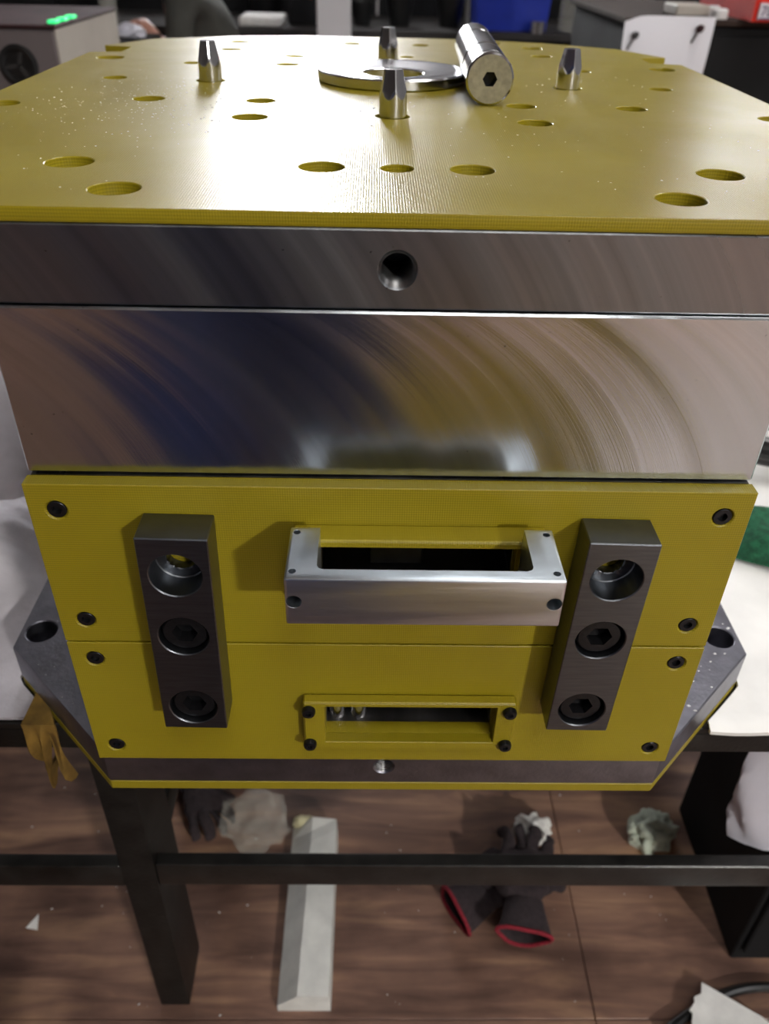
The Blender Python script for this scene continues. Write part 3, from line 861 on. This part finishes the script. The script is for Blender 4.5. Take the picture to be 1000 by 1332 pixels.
obj('torn_end', crumple((-0.108, 0.376, FLOOR+0.012), (0.016, 0.010, 0.016), 3, 0.3, 3), plain('yellowed_foam', (0.62, 0.58, 0.36), 0.8), fb, smooth=40)

# gloves: knitted, limp, with red cuff bands
def glove(name, loc, rz, label, lift=0.0, curl=1.0, seed=1, scale=1.0, group='work gloves dropped on the floor'):
    t = thing(name, label, 'glove', loc, group)
    rnd = random.Random(seed)
    V = []; E_ = []; RAD = []
    def add(p, r, prev=None):
        V.append(Vector(p)); RAD.append(r)
        if prev is not None: E_.append((prev, len(V)-1))
        return len(V)-1
    w0 = add((0, 0, 0.020), (0.030, 0.018))
    w1 = add((0.035, 0, 0.024), (0.036, 0.020), w0)
    w2 = add((0.075, 0.002, 0.026), (0.040, 0.020), w1)
    for k in range(4):
        yy = -0.033+0.022*k
        p = add((0.092, yy, 0.024), (0.0125, 0.012), w2)
        ln = (0.062, 0.074, 0.070, 0.056)[k]
        bend = curl*rnd.uniform(0.2, 1.0)
        p = add((0.092+ln*0.45, yy*1.15, 0.024+0.010*bend), (0.011, 0.011), p)
        p = add((0.092+ln*(0.95-0.35*bend), yy*1.25+0.006*rnd.uniform(-1, 1), 0.018-0.004*bend), (0.0095, 0.0095), p)
    q = add((0.045, 0.040, 0.020), (0.015, 0.013), w1)
    q = add((0.075, 0.062, 0.017), (0.012, 0.012), q)
    me = bpy.data.meshes.new('g'); me.from_pydata([tuple(v*scale) for v in V], E_, [])
    o = bpy.data.objects.new('g', me); COL.objects.link(o)
    o.modifiers.new('s', 'SKIN')
    for i, sv in enumerate(me.skin_vertices[0].data):
        sv.radius = (RAD[i][0]*scale, RAD[i][1]*scale); sv.use_root = (i == 0)
    md = o.modifiers.new('d', 'SUBSURF'); md.levels = 2; md.render_levels = 2
    out = bpy.data.meshes.new_from_object(o.evaluated_get(bpy.context.evaluated_depsgraph_get()))
    bpy.data.objects.remove(o); bpy.data.meshes.remove(me)
    for v in out.vertices:
        c = v.co
        c += 0.011*noise.noise_vector(Vector((c.x*32+seed, c.y*32, c.z*32)))
    zmin = min(v.co.z for v in out.vertices)
    Mw = Matrix.Translation(Vector(loc)+Vector((0, 0, 0.001+lift-zmin))) @ Matrix.Rotation(rz, 4, 'Z')
    out.transform(Mw)
    obj('hand', out, M['glove'], t, smooth=60)
    # cuff: open tube with folds, red hem
    b = bmesh.new(); rows = []
    hem = []
    for j in range(9):
        v = j/8; row = []
        for i in range(28):
            a = 2*math.pi*i/28
            k = 1 + 0.14*math.sin(3*a+seed+2*v)*v
            p = Vector((0.012-0.062*v, (0.031+0.010*v)*k*math.cos(a), 0.020+0.004*v+(0.0155+0.008*v)*k*math.sin(a)))*scale
            row.append(b.verts.new(Mw @ p))
        rows.append(row)
    for j in range(8):
        for i in range(28): b.faces.new((rows[j][i], rows[j][(i+1) % 28], rows[j+1][(i+1) % 28], rows[j+1][i]))
    hem = [v.co.copy() for v in rows[-1]]
    bmesh.ops.recalc_face_normals(b, faces=b.faces[:])
    bmesh.ops.solidify(b, geom=b.faces[:], thickness=0.0015)
    cf = obj('cuff', b, M['glove'], t, smooth=60)
    obj('hem', bm_tube(hem, 0.0032*scale, 8, closed=True), M['glove_red'], cf, label='red hem')
    return t
glove('work_glove', (0.208, 0.232, FLOOR), R(80), 'maroon knit glove with red hem facing the viewer, on the floor', seed=4, lift=0.032, scale=0.86)
glove('work_glove', (0.152, 0.262, FLOOR), R(28), 'maroon knit glove half under the other glove, red hem to the left', seed=9, curl=1.0, scale=0.86)
glove('work_glove', (-0.292, 0.455, FLOOR), R(-62), 'maroon knit glove beside the table leg and the clear bag', seed=6, curl=1.0, scale=0.74)
# clear bag and paper scraps
obj('clear_bag', crumple((-0.182, 0.372, FLOOR+0.001), (0.050, 0.040, 0.044), 5, 0.55, 3, 1.3), M['film'], smooth=0, label='crumpled clear plastic bag beside the glove on the floor', cat='bag')
obj('crumpled_paper', crumple((0.245, 0.368, FLOOR+0.001), (0.026, 0.022, 0.022), 2, 0.5, 4, 1.3), M['paper'], smooth=15, label='crumpled white paper behind the pair of gloves', cat='paper', group='crumpled papers on the floor')
obj('crumpled_paper', crumple((0.428, 0.366, FLOOR+0.001), (0.036, 0.030, 0.022), 8, 0.5, 4, 1.2, rot=0.5), M['paper_green'], smooth=15, label='greenish crumpled tissue near the black cabinet', cat='paper', group='crumpled papers on the floor')
# white torn cardboard strip and black cable near the viewer
def torn():
    b = bmesh.new()
    out = [(0.402, 0.085), (0.412, 0.108), (0.409, 0.112), (0.419, 0.122), (0.420, 0.128), (0.431, 0.132), (0.436, 0.146), (0.50, 0.104), (0.58, 0.02), (0.43, 0.0)]
    lo = [b.verts.new((x, y, FLOOR+0.016+0.03*max(0, 0.10-y))) for x, y in out]
    hi = [b.verts.new((x, y, FLOOR+0.0185+0.03*max(0, 0.10-y))) for x, y in out]
    b.faces.new(lo[::-1]); b.faces.new(hi)
    n = len(out)
    for i in range(n): b.faces.new((lo[i], lo[(i+1) % n], hi[(i+1) % n], hi[i]))
    bmesh.ops.recalc_face_normals(b, faces=b.faces[:])
    return b
cpts = []
for k in range(40):
    u = k/39
    cpts.append((0.37+0.26*u, 0.088+0.050*math.sin(u*math.pi*0.9)+0.012*u, FLOOR+0.0075))
obj('black_cable', bm_tube(cpts, 0.0065, 10), M['black_rubber'], label='glossy black cable on the floor under the torn white card', cat='cable')
obj('torn_card', torn(), M['paper'], smooth=0, label='torn white card lying over the black cable', cat='card')
# floor debris
sp = [(random.uniform(-0.55, 0.5), random.uniform(0.11, 0.75)) for _ in range(130)]
obj('floor_debris', chips(sp, FLOOR+0.0005, 0.0006, 0.0022), M['chip'], smooth=0, label='small pale scraps scattered on the wooden floor', cat='debris', kind='stuff')
obj('metal_nut', bm_lathe([(0.0022, 0), (0.006, 0), (0.006, 0.005), (0.0022, 0.005), (0.0022, 0)], (0.243, 0.209, FLOOR+0.0008), seg=6), M['bright_steel'], smooth=0, label='small bright nut on the floor beside the gloves', cat='nut')
obj('paper_scrap', bm_prism([(-0.485, 0.225), (-0.468, 0.222), (-0.474, 0.245)], FLOOR+0.0007, FLOOR+0.0016, 'z'), M['paper'], smooth=0, label='small white triangular scrap on the floor left of the table leg', cat='scrap')

# ------------------------------------------------------------------ behind: machine box at left
X1 = -0.66; Y0 = 1.55; Y1 = 2.02
gb = thing('power_box', 'grey power supply box with round fan and green display', 'machine', (-0.95, 1.78, FLOOR))
obj('cabinet', bm_box(-1.30, X1-0.004, Y0, Y1, FLOOR+0.001, 0.066, 0.004), M['shaded_box'], gb, smooth=0)
obj('lit_side', bm_box(X1-0.0038, X1, Y0+0.002, Y1, FLOOR+0.05, 0.066, 0.001), M['cream_lit_and_carton'], gb, smooth=0)  # same box, light falling on this side put into the colour
obj('lid', bm_box(-1.31, X1+0.002, Y0-0.004, Y1+0.005, 0.0662, 0.074, 0.003), M['maroon_lid'], gb, smooth=0)
fx, fz = -0.748, 0.000
fg = obj('fan_grille', bm_lathe([(0.026, 0.004), (0.033, 0.006), (0.040, 0.004), (0.040, 0), (0, 0), (0, 0.001), (0.026, 0.001), (0.026, 0.004)], (fx, Y0-0.0002, fz), (0, -1, 0), 40), M['black_rubber'], gb)
for k in range(3):
    a = k*2*math.pi/3 + 0.4
    obj('fan_blade', bm_box(fx-0.004, fx+0.004, Y0-0.004, Y0-0.0012, fz, fz+0.026), M['bench_edge'], fg, smooth=0).rotation_euler = (0, a, 0)
for k in range(3):
    y = Y0+0.025+k*0.056
    obj('display_digit', bm_box(X1-0.022, X1-0.004, y, y+0.030, 0.0742, 0.080, 0.001), M['led_green'], gb, smooth=0, label='lit green display segment')

# low grey work stand with pale cloth
ws = thing('work_stand', 'grey work stand with a pale plastic tray beside the sitting person', 'stand', (-0.92, 3.0, FLOOR))
obj('stand_top', bm_box(-1.20, -0.79, 2.72, 3.06, -0.100, -0.080, 0.003), M['bench_edge'], ws, smooth=0)
for x in (-1.17, -0.85):
    for y in (2.75, 3.02):
        obj('leg', bm_box(x, x+0.03, y, y+0.03, FLOOR+0.001, -0.101), M['bench_edge'], ws, smooth=0)
obj('wrinkled_wrap', crumple((-0.850, 2.86, -0.079), (0.052, 0.045, 0.026), 11, 0.35, 3, 1.2), M['white_plastic'], smooth=30, label='pale wrinkled plastic wrap on the grey work stand', cat='wrap')
# clear bottle
obj('plastic_bottle', bm_lathe([(0, 0), (0.028, 0), (0.030, 0.01), (0.030, 0.12), (0.014, 0.15), (0.012, 0.17), (0, 0.17)], (-0.930, 2.93, -0.079), seg=24), M['film'], label='clear plastic bottle on the grey work stand', cat='bottle')

# ------------------------------------------------------------------ sitting person
def person():
    t = thing('person', 'person in dark olive shirt bending forward to the left, seated', 'person', (-0.66, 3.35, FLOOR))
    V = []; E_ = []; RAD = []
    def add(p, r, prev=None):
        V.append(p); RAD.append(r if isinstance(r, tuple) else (r, r))
        if prev is not None: E_.append((prev, len(V)-1))
        return len(V)-1
    y = 3.35
    pel = add((-0.60, y, -0.40), (0.13, 0.15))
    bel = add((-0.625, y, -0.26), (0.115, 0.13), pel)
    che = add((-0.680, y, -0.10), (0.115, 0.145), bel)
    upc = add((-0.735, y, 0.015), (0.095, 0.13), che)
    nec = add((-0.790, y, 0.085), 0.052, upc)
    he1 = add((-0.835, y, 0.150), (0.070, 0.068), nec)
    he2 = add((-0.865, y, 0.235), (0.085, 0.075), he1)
    for s in (-1, 1):
        sh = add((-0.735, y+s*0.165, 0.005), 0.062, upc)
        el = add((-0.735-0.02*(s < 0), y+s*0.235, -0.235), 0.043, sh)
        wr = add((-0.930 if s > 0 else -0.830, y+s*0.215, -0.110 if s < 0 else -0.16), 0.032, el)
        pm = add((-0.985 if s > 0 else -0.865, y+s*0.195, -0.130 if s > 0 else -0.062), (0.030, 0.022), wr)
        for f in range(4):
            k = add((V[pm][0]-0.045, V[pm][1]-0.024+0.016*f, V[pm][2]+0.004), 0.0088, pm)
            add((V[pm][0]-0.075-0.008*(f in (1, 2)), V[pm][1]-0.026+0.017*f, V[pm][2]-0.018), 0.0078, k)
        k = add((V[pm][0]-0.015, V[pm][1]-s*0.036, V[pm][2]+0.010), 0.010, pm)
        add((V[pm][0]-0.045, V[pm][1]-s*0.044, V[pm][2]), 0.0085, k)
        hp = add((-0.64, y+s*0.10, -0.42), 0.095, pel)
        kn = add((-1.00, y+s*0.15, -0.43), 0.062, hp)
        an = add((-0.96, y+s*0.15, FLOOR+0.085), 0.042, kn)
        add((-1.10, y+s*0.16, FLOOR+0.034), (0.042, 0.032), an)
    me = bpy.data.meshes.new('p'); me.from_pydata(V, E_, [])
    o = bpy.data.objects.new('p', me); COL.objects.link(o)
    o.modifiers.new('s', 'SKIN')
    for i, sv in enumerate(me.skin_vertices[0].data):
        sv.radius = RAD[i]; sv.use_root = (i == 0)
    md = o.modifiers.new('d', 'SUBSURF'); md.levels = 2; md.render_levels = 2
    out = bpy.data.meshes.new_from_object(o.evaluated_get(bpy.context.evaluated_depsgraph_get()))
    bpy.data.objects.remove(o); bpy.data.meshes.remove(me)
    for v in out.vertices:
        v.co.z = max(v.co.z, FLOOR+0.001)
    bo = obj('body', out, [M['shirt'], M['skin'], M['trousers']], t, smooth=60)
    off = bo.location
    for p in bo.data.polygons:
        c = p.center + off
        if c.z > 0.075 and c.x < -0.74: p.material_index = 1
        elif c.z < -0.37: p.material_index = 2
        elif c.x < -0.795 and abs(c.y-y) > 0.12 and c.z < 0.0: p.material_index = 1
    # hair cap, ears, nose, eyes, mouth
    H = Vector((-0.862, y, 0.215))
    b = bmesh.new(); bmesh.ops.create_uvsphere(b, u_segments=24, v_segments=16, radius=1)
    for v in b.verts:
        v.co = Vector((v.co.x*0.098, v.co.y*0.088, v.co.z*0.108))
    bmesh.ops.delete(b, geom=[v for v in b.verts if v.co.z < 0.0 and v.co.x < 0.03 or v.co.z < -0.055], context='VERTS')
    bmesh.ops.translate(b, verts=b.verts[:], vec=H+Vector((0.006, 0, 0.022)))
    obj('hair', b, M['hair'], t, smooth=60)
    for s in (-1, 1):
        obj('ear', crumple((H.x+0.012, y+s*0.080, H.z-0.020), (0.017, 0.009, 0.027), 2, 0.1, 2), M['skin'], t, smooth=60)
        obj('eye', bm_lathe([(0, -0.008), (0.010, 0), (0, 0.008)], (H.x-0.080, y+s*0.03, H.z+0.005), (-1, 0, 0), 12), M['hair'], t)
    obj('nose', bm_lathe([(0.014, 0), (0.010, 0.02), (0, 0.032)], (H.x-0.072, y, H.z-0.022), (-1, 0, -0.35), 12), M['skin'], t, smooth=60)
    obj('mouth', bm_box(H.x-0.076, H.x-0.060, y-0.022, y+0.022, H.z-0.058, H.z-0.049, 0.003), M['glove_red'], t)
person()
st = thing('stool', 'low black stool under the sitting person', 'stool', (-0.60, 3.35, FLOOR))
obj('seat', bm_lathe([(0, 0), (0.17, 0), (0.18, 0.012), (0.17, 0.035), (0, 0.035)], (-0.60, 3.35, -0.588), seg=32), M['bench_black'], st)
for k in range(4):
    a = math.pi/4+k*math.pi/2
    obj('leg', bm_tube([(-0.60+0.10*math.cos(a), 3.35+0.10*math.sin(a), -0.588), (-0.60+0.15*math.cos(a), 3.35+0.15*math.sin(a), FLOOR+0.001)], 0.012, 8), M['bench_black'], st)

# ------------------------------------------------------------------ long dark bench across the back, with things on it
lb_ = thing('long_bench', 'long dark workbench across the back of the hall', 'workbench', (0.2, 4.35, FLOOR))
BT = -0.135
obj('bench_top', bm_box(-2.6, 2.6, 3.95, 4.75, BT-0.03, BT, 0.004), M['bench_edge'], lb_, smooth=0)
for k in range(6):
    x0 = -2.58+k*0.862
    obj('front_panel', bm_box(x0, x0+0.85, 3.985, 4.70, FLOOR+0.001, BT-0.0305, 0.003), M['bench_black'], lb_, smooth=0)
bk = thing('storage_wall', 'dark storage shelving standing behind the long bench', 'shelving', (0.2, 5.0, FLOOR))
for k in range(6):
    x0 = -2.58+k*0.862
    obj('shelf_unit', bm_box(x0, x0+0.85, 4.80, 5.2, FLOOR+0.001, 0.42, 0.004), M['bench_black'], bk, smooth=0)
def tapered_bin(name, x0, x1, y0, y1, z0, z1, tap, mat, parent=None, wall=0.004, **kw):
    b = bmesh.new()
    def ring(s, z, ins):
        return [b.verts.new(p) for p in ((x0+s+ins, y0+s+ins, z), (x1-s-ins, y0+s+ins, z), (x1-s-ins, y1-s-ins, z), (x0+s+ins, y1-s-ins, z))]
    A = ring(tap, z0, 0); B = ring(0, z1, 0); C = ring(0, z1, wall); D = ring(tap, z0+wall, wall)
    for P_, Q in ((A, B), (B, C), (C, D)):
        for i in range(4): b.faces.new((P_[i], P_[(i+1) % 4], Q[(i+1) % 4], Q[i]))
    b.faces.new(A[::-1]); b.faces.new(D)
    bmesh.ops.recalc_face_normals(b, faces=b.faces[:])
    return obj(name, b, mat, parent, smooth=0, **kw)
tapered_bin('storage_bin', 0.455, 0.800, 4.05, 4.35, BT+0.0005, 0.020, 0.012, M['blue_bin'], label='blue plastic bin on the long bench', cat='bin')
b = heightfield(0.49, 0.73, 4.03, 4.33, 16, 10, lambda x, y: 0.0215+0.030*abs(math.sin((x-0.60)*7.5))+0.010*noise.noise(Vector((x*9, y*9, 3))), 0.002)
obj('paper_sheaf', b, M['label_white'], smooth=40, label='white papers lying open across the blue bin', cat='papers')
for k, (x, r, h) in enumerate(((-0.075, 0.052, 0.10), (0.105, 0.066, 0.13), (0.345, 0.066, 0.12))):
    obj('black_pot', bm_lathe([(0, 0), (r*0.72, 0), (r, h), (r*0.93, h), (r*0.66, 0.006), (0, 0.006)], (x, 4.20, BT+0.0005), seg=28), M['black_rubber'],
        label=('small black pot on the bench next to the white post', 'black pot in the middle of the three bench pots', 'black pot nearest the blue bin')[k], cat='pot', group='black pots on the long bench')
obj('white_tray', bm_box(-0.92+0.28, -0.44, 4.0, 4.25, BT+0.0005, BT+0.040, 0.012, 3), M['paper'], smooth=40, label='shallow white tray on the bench behind the sitting person', cat='tray')
# black power tool with orange knob, dark bottle
pt = thing('power_tool', 'black bench tool with orange knob left of the white post', 'tool', (-0.33, 4.2, BT))
obj('tool_body', bm_prism([(-0.42, BT+0.001), (-0.25, BT+0.001), (-0.25, 0.10), (-0.30, 0.16), (-0.40, 0.16), (-0.42, 0.08)], 4.12, 4.30, 'y', 0.01, 2), M['bench_black'], pt, smooth=0)
obj('knob', bm_lathe([(0, 0), (0.022, 0), (0.020, 0.018), (0, 0.02)], (-0.315, 4.1195, -0.005), (0, -1, 0), 20), M['orange'], pt)
obj('handle', bm_tube([(-0.335, 4.2, 0.155), (-0.335, 4.2, 0.24), (-0.26, 4.2, 0.27)], 0.018, 10), M['bench_black'], pt)
rt = thing('red_tipped_tool', 'dark tool with orange tip standing behind the white tray', 'tool', (-0.565, 4.45, BT))
obj('shaft', bm_lathe([(0, 0), (0.09, 0), (0.09, 0.10), (0.03, 0.13), (0.016, 0.15), (0.016, 0.16), (0, 0.16)], (-0.565, 4.45, BT+0.0005), seg=20), M['bench_black'], rt)
obj('tip', bm_lathe([(0.022, 0), (0.03, 0.09), (0, 0.10)], (-0.565, 4.45, 0.0255), seg=16), M['orange'], rt)
obj('spray_bottle', bm_lathe([(0, 0), (0.04, 0), (0.042, 0.02), (0.042, 0.12), (0.016, 0.16), (0.016, 0.20), (0, 0.20)], (0.90, 4.12, BT+0.0005), seg=24), M['film'], label='translucent bottle standing right of the blue bin', cat='bottle')
obj('round_tin', bm_lathe([(0, 0), (0.035, 0), (0.035, 0.05), (0, 0.05)], (0.735, 3.985, BT+0.0005), seg=24), M['bright_steel'], label='small bright tin in front of the blue bin', cat='tin')
# white and grey posts
obj('white_post', bm_box(-0.245, -0.110, 3.42, 3.54, FLOOR+0.001, RZ-0.001, 0.004), M['post_white'], smooth=0, label='white square post rising behind the yellow board', cat='post')
obj('grey_post', bm_box(0.715, 0.90, 2.75, 2.95, FLOOR+0.001, RZ-0.001, 0.012, 2), M['post_grey'], label='dark grey post rising behind the board at right', cat='post')
obj('thin_pole', bm_lathe([(0, 0), (0.011, 0), (0.011, 3.0), (0, 3.0)], (0.40, 3.9, FLOOR+0.001), seg=16), M['post_grey'], label='thin grey pole left of the blue bin', cat='pole')

# ------------------------------------------------------------------ dark cabinet at right with notice sheet and red bin
dc = thing('tool_cabinet', 'black tool cabinet behind the table at right', 'cabinet', (1.15, 1.95, FLOOR))
CX0, CY0, CT = 0.545, 1.70, 0.100
obj('carcass', bm_box(CX0, 1.75, CY0, 2.30, FLOOR+0.001, CT-0.012, 0.003), M['bench_black'], dc, smooth=0)
obj('worktop', bm_box(CX0-0.015, 1.765, CY0-0.012, 2.31, CT-0.0118, CT, 0.002), plain('brown_worktop', (0.05, 0.036, 0.03), 0.85, spec=0.1), dc, smooth=0)
for k in range(2):
    x0 = CX0+0.02+k*0.56
    d = obj('door', bm_box(x0, x0+0.55, CY0-0.008, CY0-0.0002, FLOOR+0.06, CT-0.03, 0.002), M['bench_black'], dc, smooth=0)
    obj('handle', bm_box(x0+0.50, x0+0.515, CY0-0.022, CY0-0.0085, -0.25, -0.15, 0.003), M['post_grey'], d, smooth=0)
# notice sheet hanging over the front of the cabinet
b = bmesh.new()
sh = []
for j in range(9):
    v = j/8
    row = []
    for i in range(13):
        u = i/12
        xa = 0.528 + 0.196*u + 0.004*v*(1-u)
        za = (CT+0.006) - 0.012*max(0, 1-u*5)**1.2 - 0.25*v
        ya = CY0-0.020 - 0.006*math.sin(u*3.0)*v - 0.004*math.sin(v*5)
        row.append(b.verts.new((xa-0.012*v*u, ya, za)))
    sh.append(row)
for j in range(8):
    for i in range(12): b.faces.new((sh[j][i], sh[j][i+1], sh[j+1][i+1], sh[j+1][i]))
bmesh.ops.recalc_face_normals(b, faces=b.faces[:])
bmesh.ops.solidify(b, geom=b.faces[:], thickness=0.0012)
obj('notice_sheet', b, M['sheet'], smooth=40, label='white sheet pinned to the front of the black tool cabinet', cat='sheet')
for k, (x, z) in enumerate(((0.551, 0.068), (0.689, 0.083))):
    q = thing('push_pin', ('dark push pin on the left of the white sheet', 'red headed push pin on the right of the white sheet')[k], 'pin', (x, CY0-0.03, z), 'push pins in the notice sheet')
    obj('pin_head', bm_lathe([(0, 0), (0.007, 0), (0.008, 0.006), (0.005, 0.016), (0, 0.018)], (x, CY0-0.0285, z), (0.1, -1, 0.3), 16), (M['black_rubber'], M['maroon_lid'])[k], q)
    obj('pin_stem', bm_tube([(x, CY0-0.0290, z-0.002), (x-0.012, CY0-0.0300, z-0.026)], 0.0020, 8), M['black_rubber'], q)
# red bin with a paper label
RBX0, RBX1, RBY0, RBY1 = 0.783, 1.15, 1.640, 2.0
rbn = thing('red_bin', 'red plastic bin with white number label on the black tool cabinet', 'bin', (0.96, 1.8, CT))
tapered_bin('bin_shell', RBX0, RBX1, RBY0, RBY1, CT+0.001, CT+0.14, 0.006, M['red_bin'], rbn)
lab = obj('paper_label', bm_box(RBX0+0.014, RBX0+0.110, RBY0-0.0015, RBY0+0.004, CT+0.006, CT+0.036), M['label_white'], rbn, smooth=0, label='white paper label')
obj('label_line', bm_box(RBX0+0.015, RBX0+0.109, RBY0-0.0022, RBY0-0.0014, CT+0.0065, CT+0.0090), M['ink'], lab, smooth=0)
fc = bpy.data.curves.new('number', 'FONT'); fc.body = '78'; fc.size = 0.026; fc.extrude = 0.0003
fo = bpy.data.objects.new('number', fc); COL.objects.link(fo)
fm = bpy.data.meshes.new_from_object(fo.evaluated_get(bpy.context.evaluated_depsgraph_get()))
bpy.data.objects.remove(fo); bpy.data.curves.remove(fc)
fm.transform(Matrix.Translation((RBX0+0.0175, RBY0-0.0020, CT+0.0125)) @ Matrix.Rotation(R(90), 4, 'X'))
obj('number', fm, M['ink'], lab, smooth=0)
# pale box and shiny cans left of the bin, their overexposed glint put into white
obj('cream_carton', bm_box(0.660, 0.735, 1.76, 1.86, CT+0.0005, CT+0.022, 0.003), M['cream_lit_and_carton'], smooth=0, label='low cream carton on the black cabinet behind the white sheet', cat='carton')
for k, (x, y) in enumerate(((0.752, 1.79), (0.742, 1.712))):
    obj('glint_can', bm_lathe([(0, 0), (0.016, 0), (0.017, 0.003), (0.017, 0.016), (0.012, 0.020), (0, 0.021)], (x, y, CT+0.0005), seg=24), M['cap'],
        label=('shiny can with glint painted white, next to the cream carton', 'shiny can with glint painted white, nearest the red bin')[k], cat='cap', group='shiny cans with painted glint on the tool cabinet')

# ------------------------------------------------------------------ the photographer (mirrored in the big steel block)
def bystander():
    X, Y = -0.17, -0.62
    t = thing('person', 'person in dark blue work clothes mirrored in the steel block', 'person', (X, Y, FLOOR))
    V = []; E_ = []; RAD = []
    def add(p, r, prev=None):
        V.append((X+p[0], Y+p[1], FLOOR+p[2])); RAD.append(r if isinstance(r, tuple) else (r, r))
        if prev is not None: E_.append((prev, len(V)-1))
        return len(V)-1
    pel = add((0, 0, 0.93), (0.165, 0.11))
    bel = add((0, 0.0, 1.06), (0.150, 0.105), pel)
    che = add((0, -0.01, 1.24), (0.165, 0.115), bel)
    upc = add((0, -0.01, 1.37), (0.13, 0.09), che)
    nec = add((0, 0.01, 1.47), 0.055, upc)
    he1 = add((0, 0.03, 1.55), (0.070, 0.075), nec)
    he2 = add((0, 0.03, 1.64), (0.074, 0.086), he1)
    for s_ in (-1, 1):
        sh = add((s_*0.19, -0.01, 1.38), 0.062, upc)
        el = add((s_*0.255, -0.03, 1.10), 0.046, sh)
        wr = add((s_*0.27, 0.05, 0.86), 0.032, el)
        pm = add((s_*0.27, 0.07, 0.79), (0.030, 0.024), wr)
        for f in range(4):
            k = add((s_*0.27, 0.040+0.018*f, 0.735), 0.0088, pm)
            add((s_*0.262, 0.042+0.018*f, 0.695+0.006*(f in (0, 3))), 0.0078, k)
        k = add((s_*0.255, 0.110, 0.765), 0.010, pm)
        add((s_*0.25, 0.122, 0.73), 0.0085, k)
        hp = add((s_*0.09, 0, 0.86), 0.118, pel)
        kn = add((s_*0.095, 0.02, 0.50), 0.095, hp)
        an = add((s_*0.10, -0.02, 0.09), 0.065, kn)
        add((s_*0.10, 0.13, 0.036), (0.044, 0.034), an)
    me = bpy.data.meshes.new('p'); me.from_pydata(V, E_, [])
    o = bpy.data.objects.new('p', me); COL.objects.link(o)
    o.modifiers.new('s', 'SKIN')
    for i, sv in enumerate(me.skin_vertices[0].data):
        sv.radius = RAD[i]; sv.use_root = (i == 0)
    md = o.modifiers.new('d', 'SUBSURF'); md.levels = 2; md.render_levels = 2
    out = bpy.data.meshes.new_from_object(o.evaluated_get(bpy.context.evaluated_depsgraph_get()))
    bpy.data.objects.remove(o); bpy.data.meshes.remove(me)
    for v in out.vertices: v.co.z = max(v.co.z, FLOOR+0.001)
    navy = plain('navy_workwear', (0.012, 0.020, 0.075), 0.9, 0.0, 0.2, 20)
    bo = obj('body', out, [navy, M['skin']], t, smooth=60)
    for p in bo.data.polygons:
        c = p.center + bo.location
        if c.z > FLOOR+1.46 or (c.z < FLOOR+0.85 and abs(c.x-X) > 0.225): p.material_index = 1
    H = Vector((X, Y+0.03, FLOOR+1.62))
    b = bmesh.new(); bmesh.ops.create_uvsphere(b, u_segments=24, v_segments=16, radius=1)
    for v in b.verts: v.co = Vector((v.co.x*0.088, v.co.y*0.100, v.co.z*0.108))
    bmesh.ops.delete(b, geom=[v for v in b.verts if v.co.z < 0.0 and v.co.y > -0.03 or v.co.z < -0.055], context='VERTS')
    bmesh.ops.translate(b, verts=b.verts[:], vec=H+Vector((0, -0.006, 0.022)))
    obj('hair', b, M['hair'], t, smooth=60)
    for s_ in (-1, 1):
        obj('ear', crumple((X+s_*0.080, H.y-0.01, H.z-0.020), (0.009, 0.017, 0.027), 2, 0.1, 2), M['skin'], t, smooth=60)
        obj('eye', bm_lathe([(0, -0.008), (0.010, 0), (0, 0.008)], (X+s_*0.03, H.y+0.080, H.z+0.005), (0, 1, 0), 12), M['hair'], t)
    obj('nose', bm_lathe([(0.014, 0), (0.010, 0.02), (0, 0.032)], (X, H.y+0.072, H.z-0.022), (0, 1, -0.35), 12), M['skin'], t, smooth=60)
    obj('mouth', bm_box(X-0.022, X+0.022, H.y+0.060, H.y+0.076, H.z-0.058, H.z-0.049, 0.003), M['glove_red'], t)
bystander()

# unseen yellow crate, added to give the yellow reflection in the steel block
cr = thing('added_yellow_crate', 'added unseen yellow crate tinting the reflection in the steel block', 'crate', (0.24, -1.22, FLOOR))
yc = plain('added_crate_plastic', (0.50, 0.36, 0.02), 0.6, 0.0, 0.1, 8, spec=0.2)
tapered_bin('shell', -0.02, 0.50, -1.42, -1.02, FLOOR+0.001, FLOOR+0.36, 0.02, yc, cr, wall=0.008)
for k in range(2):
    z0 = FLOOR+0.12+k*0.14
    obj('rib', bm_box(-0.025+0.01*(1-k), 0.505-0.01*(1-k), -1.020, -1.008, z0, z0+0.02, 0.003), yc, cr, smooth=0)
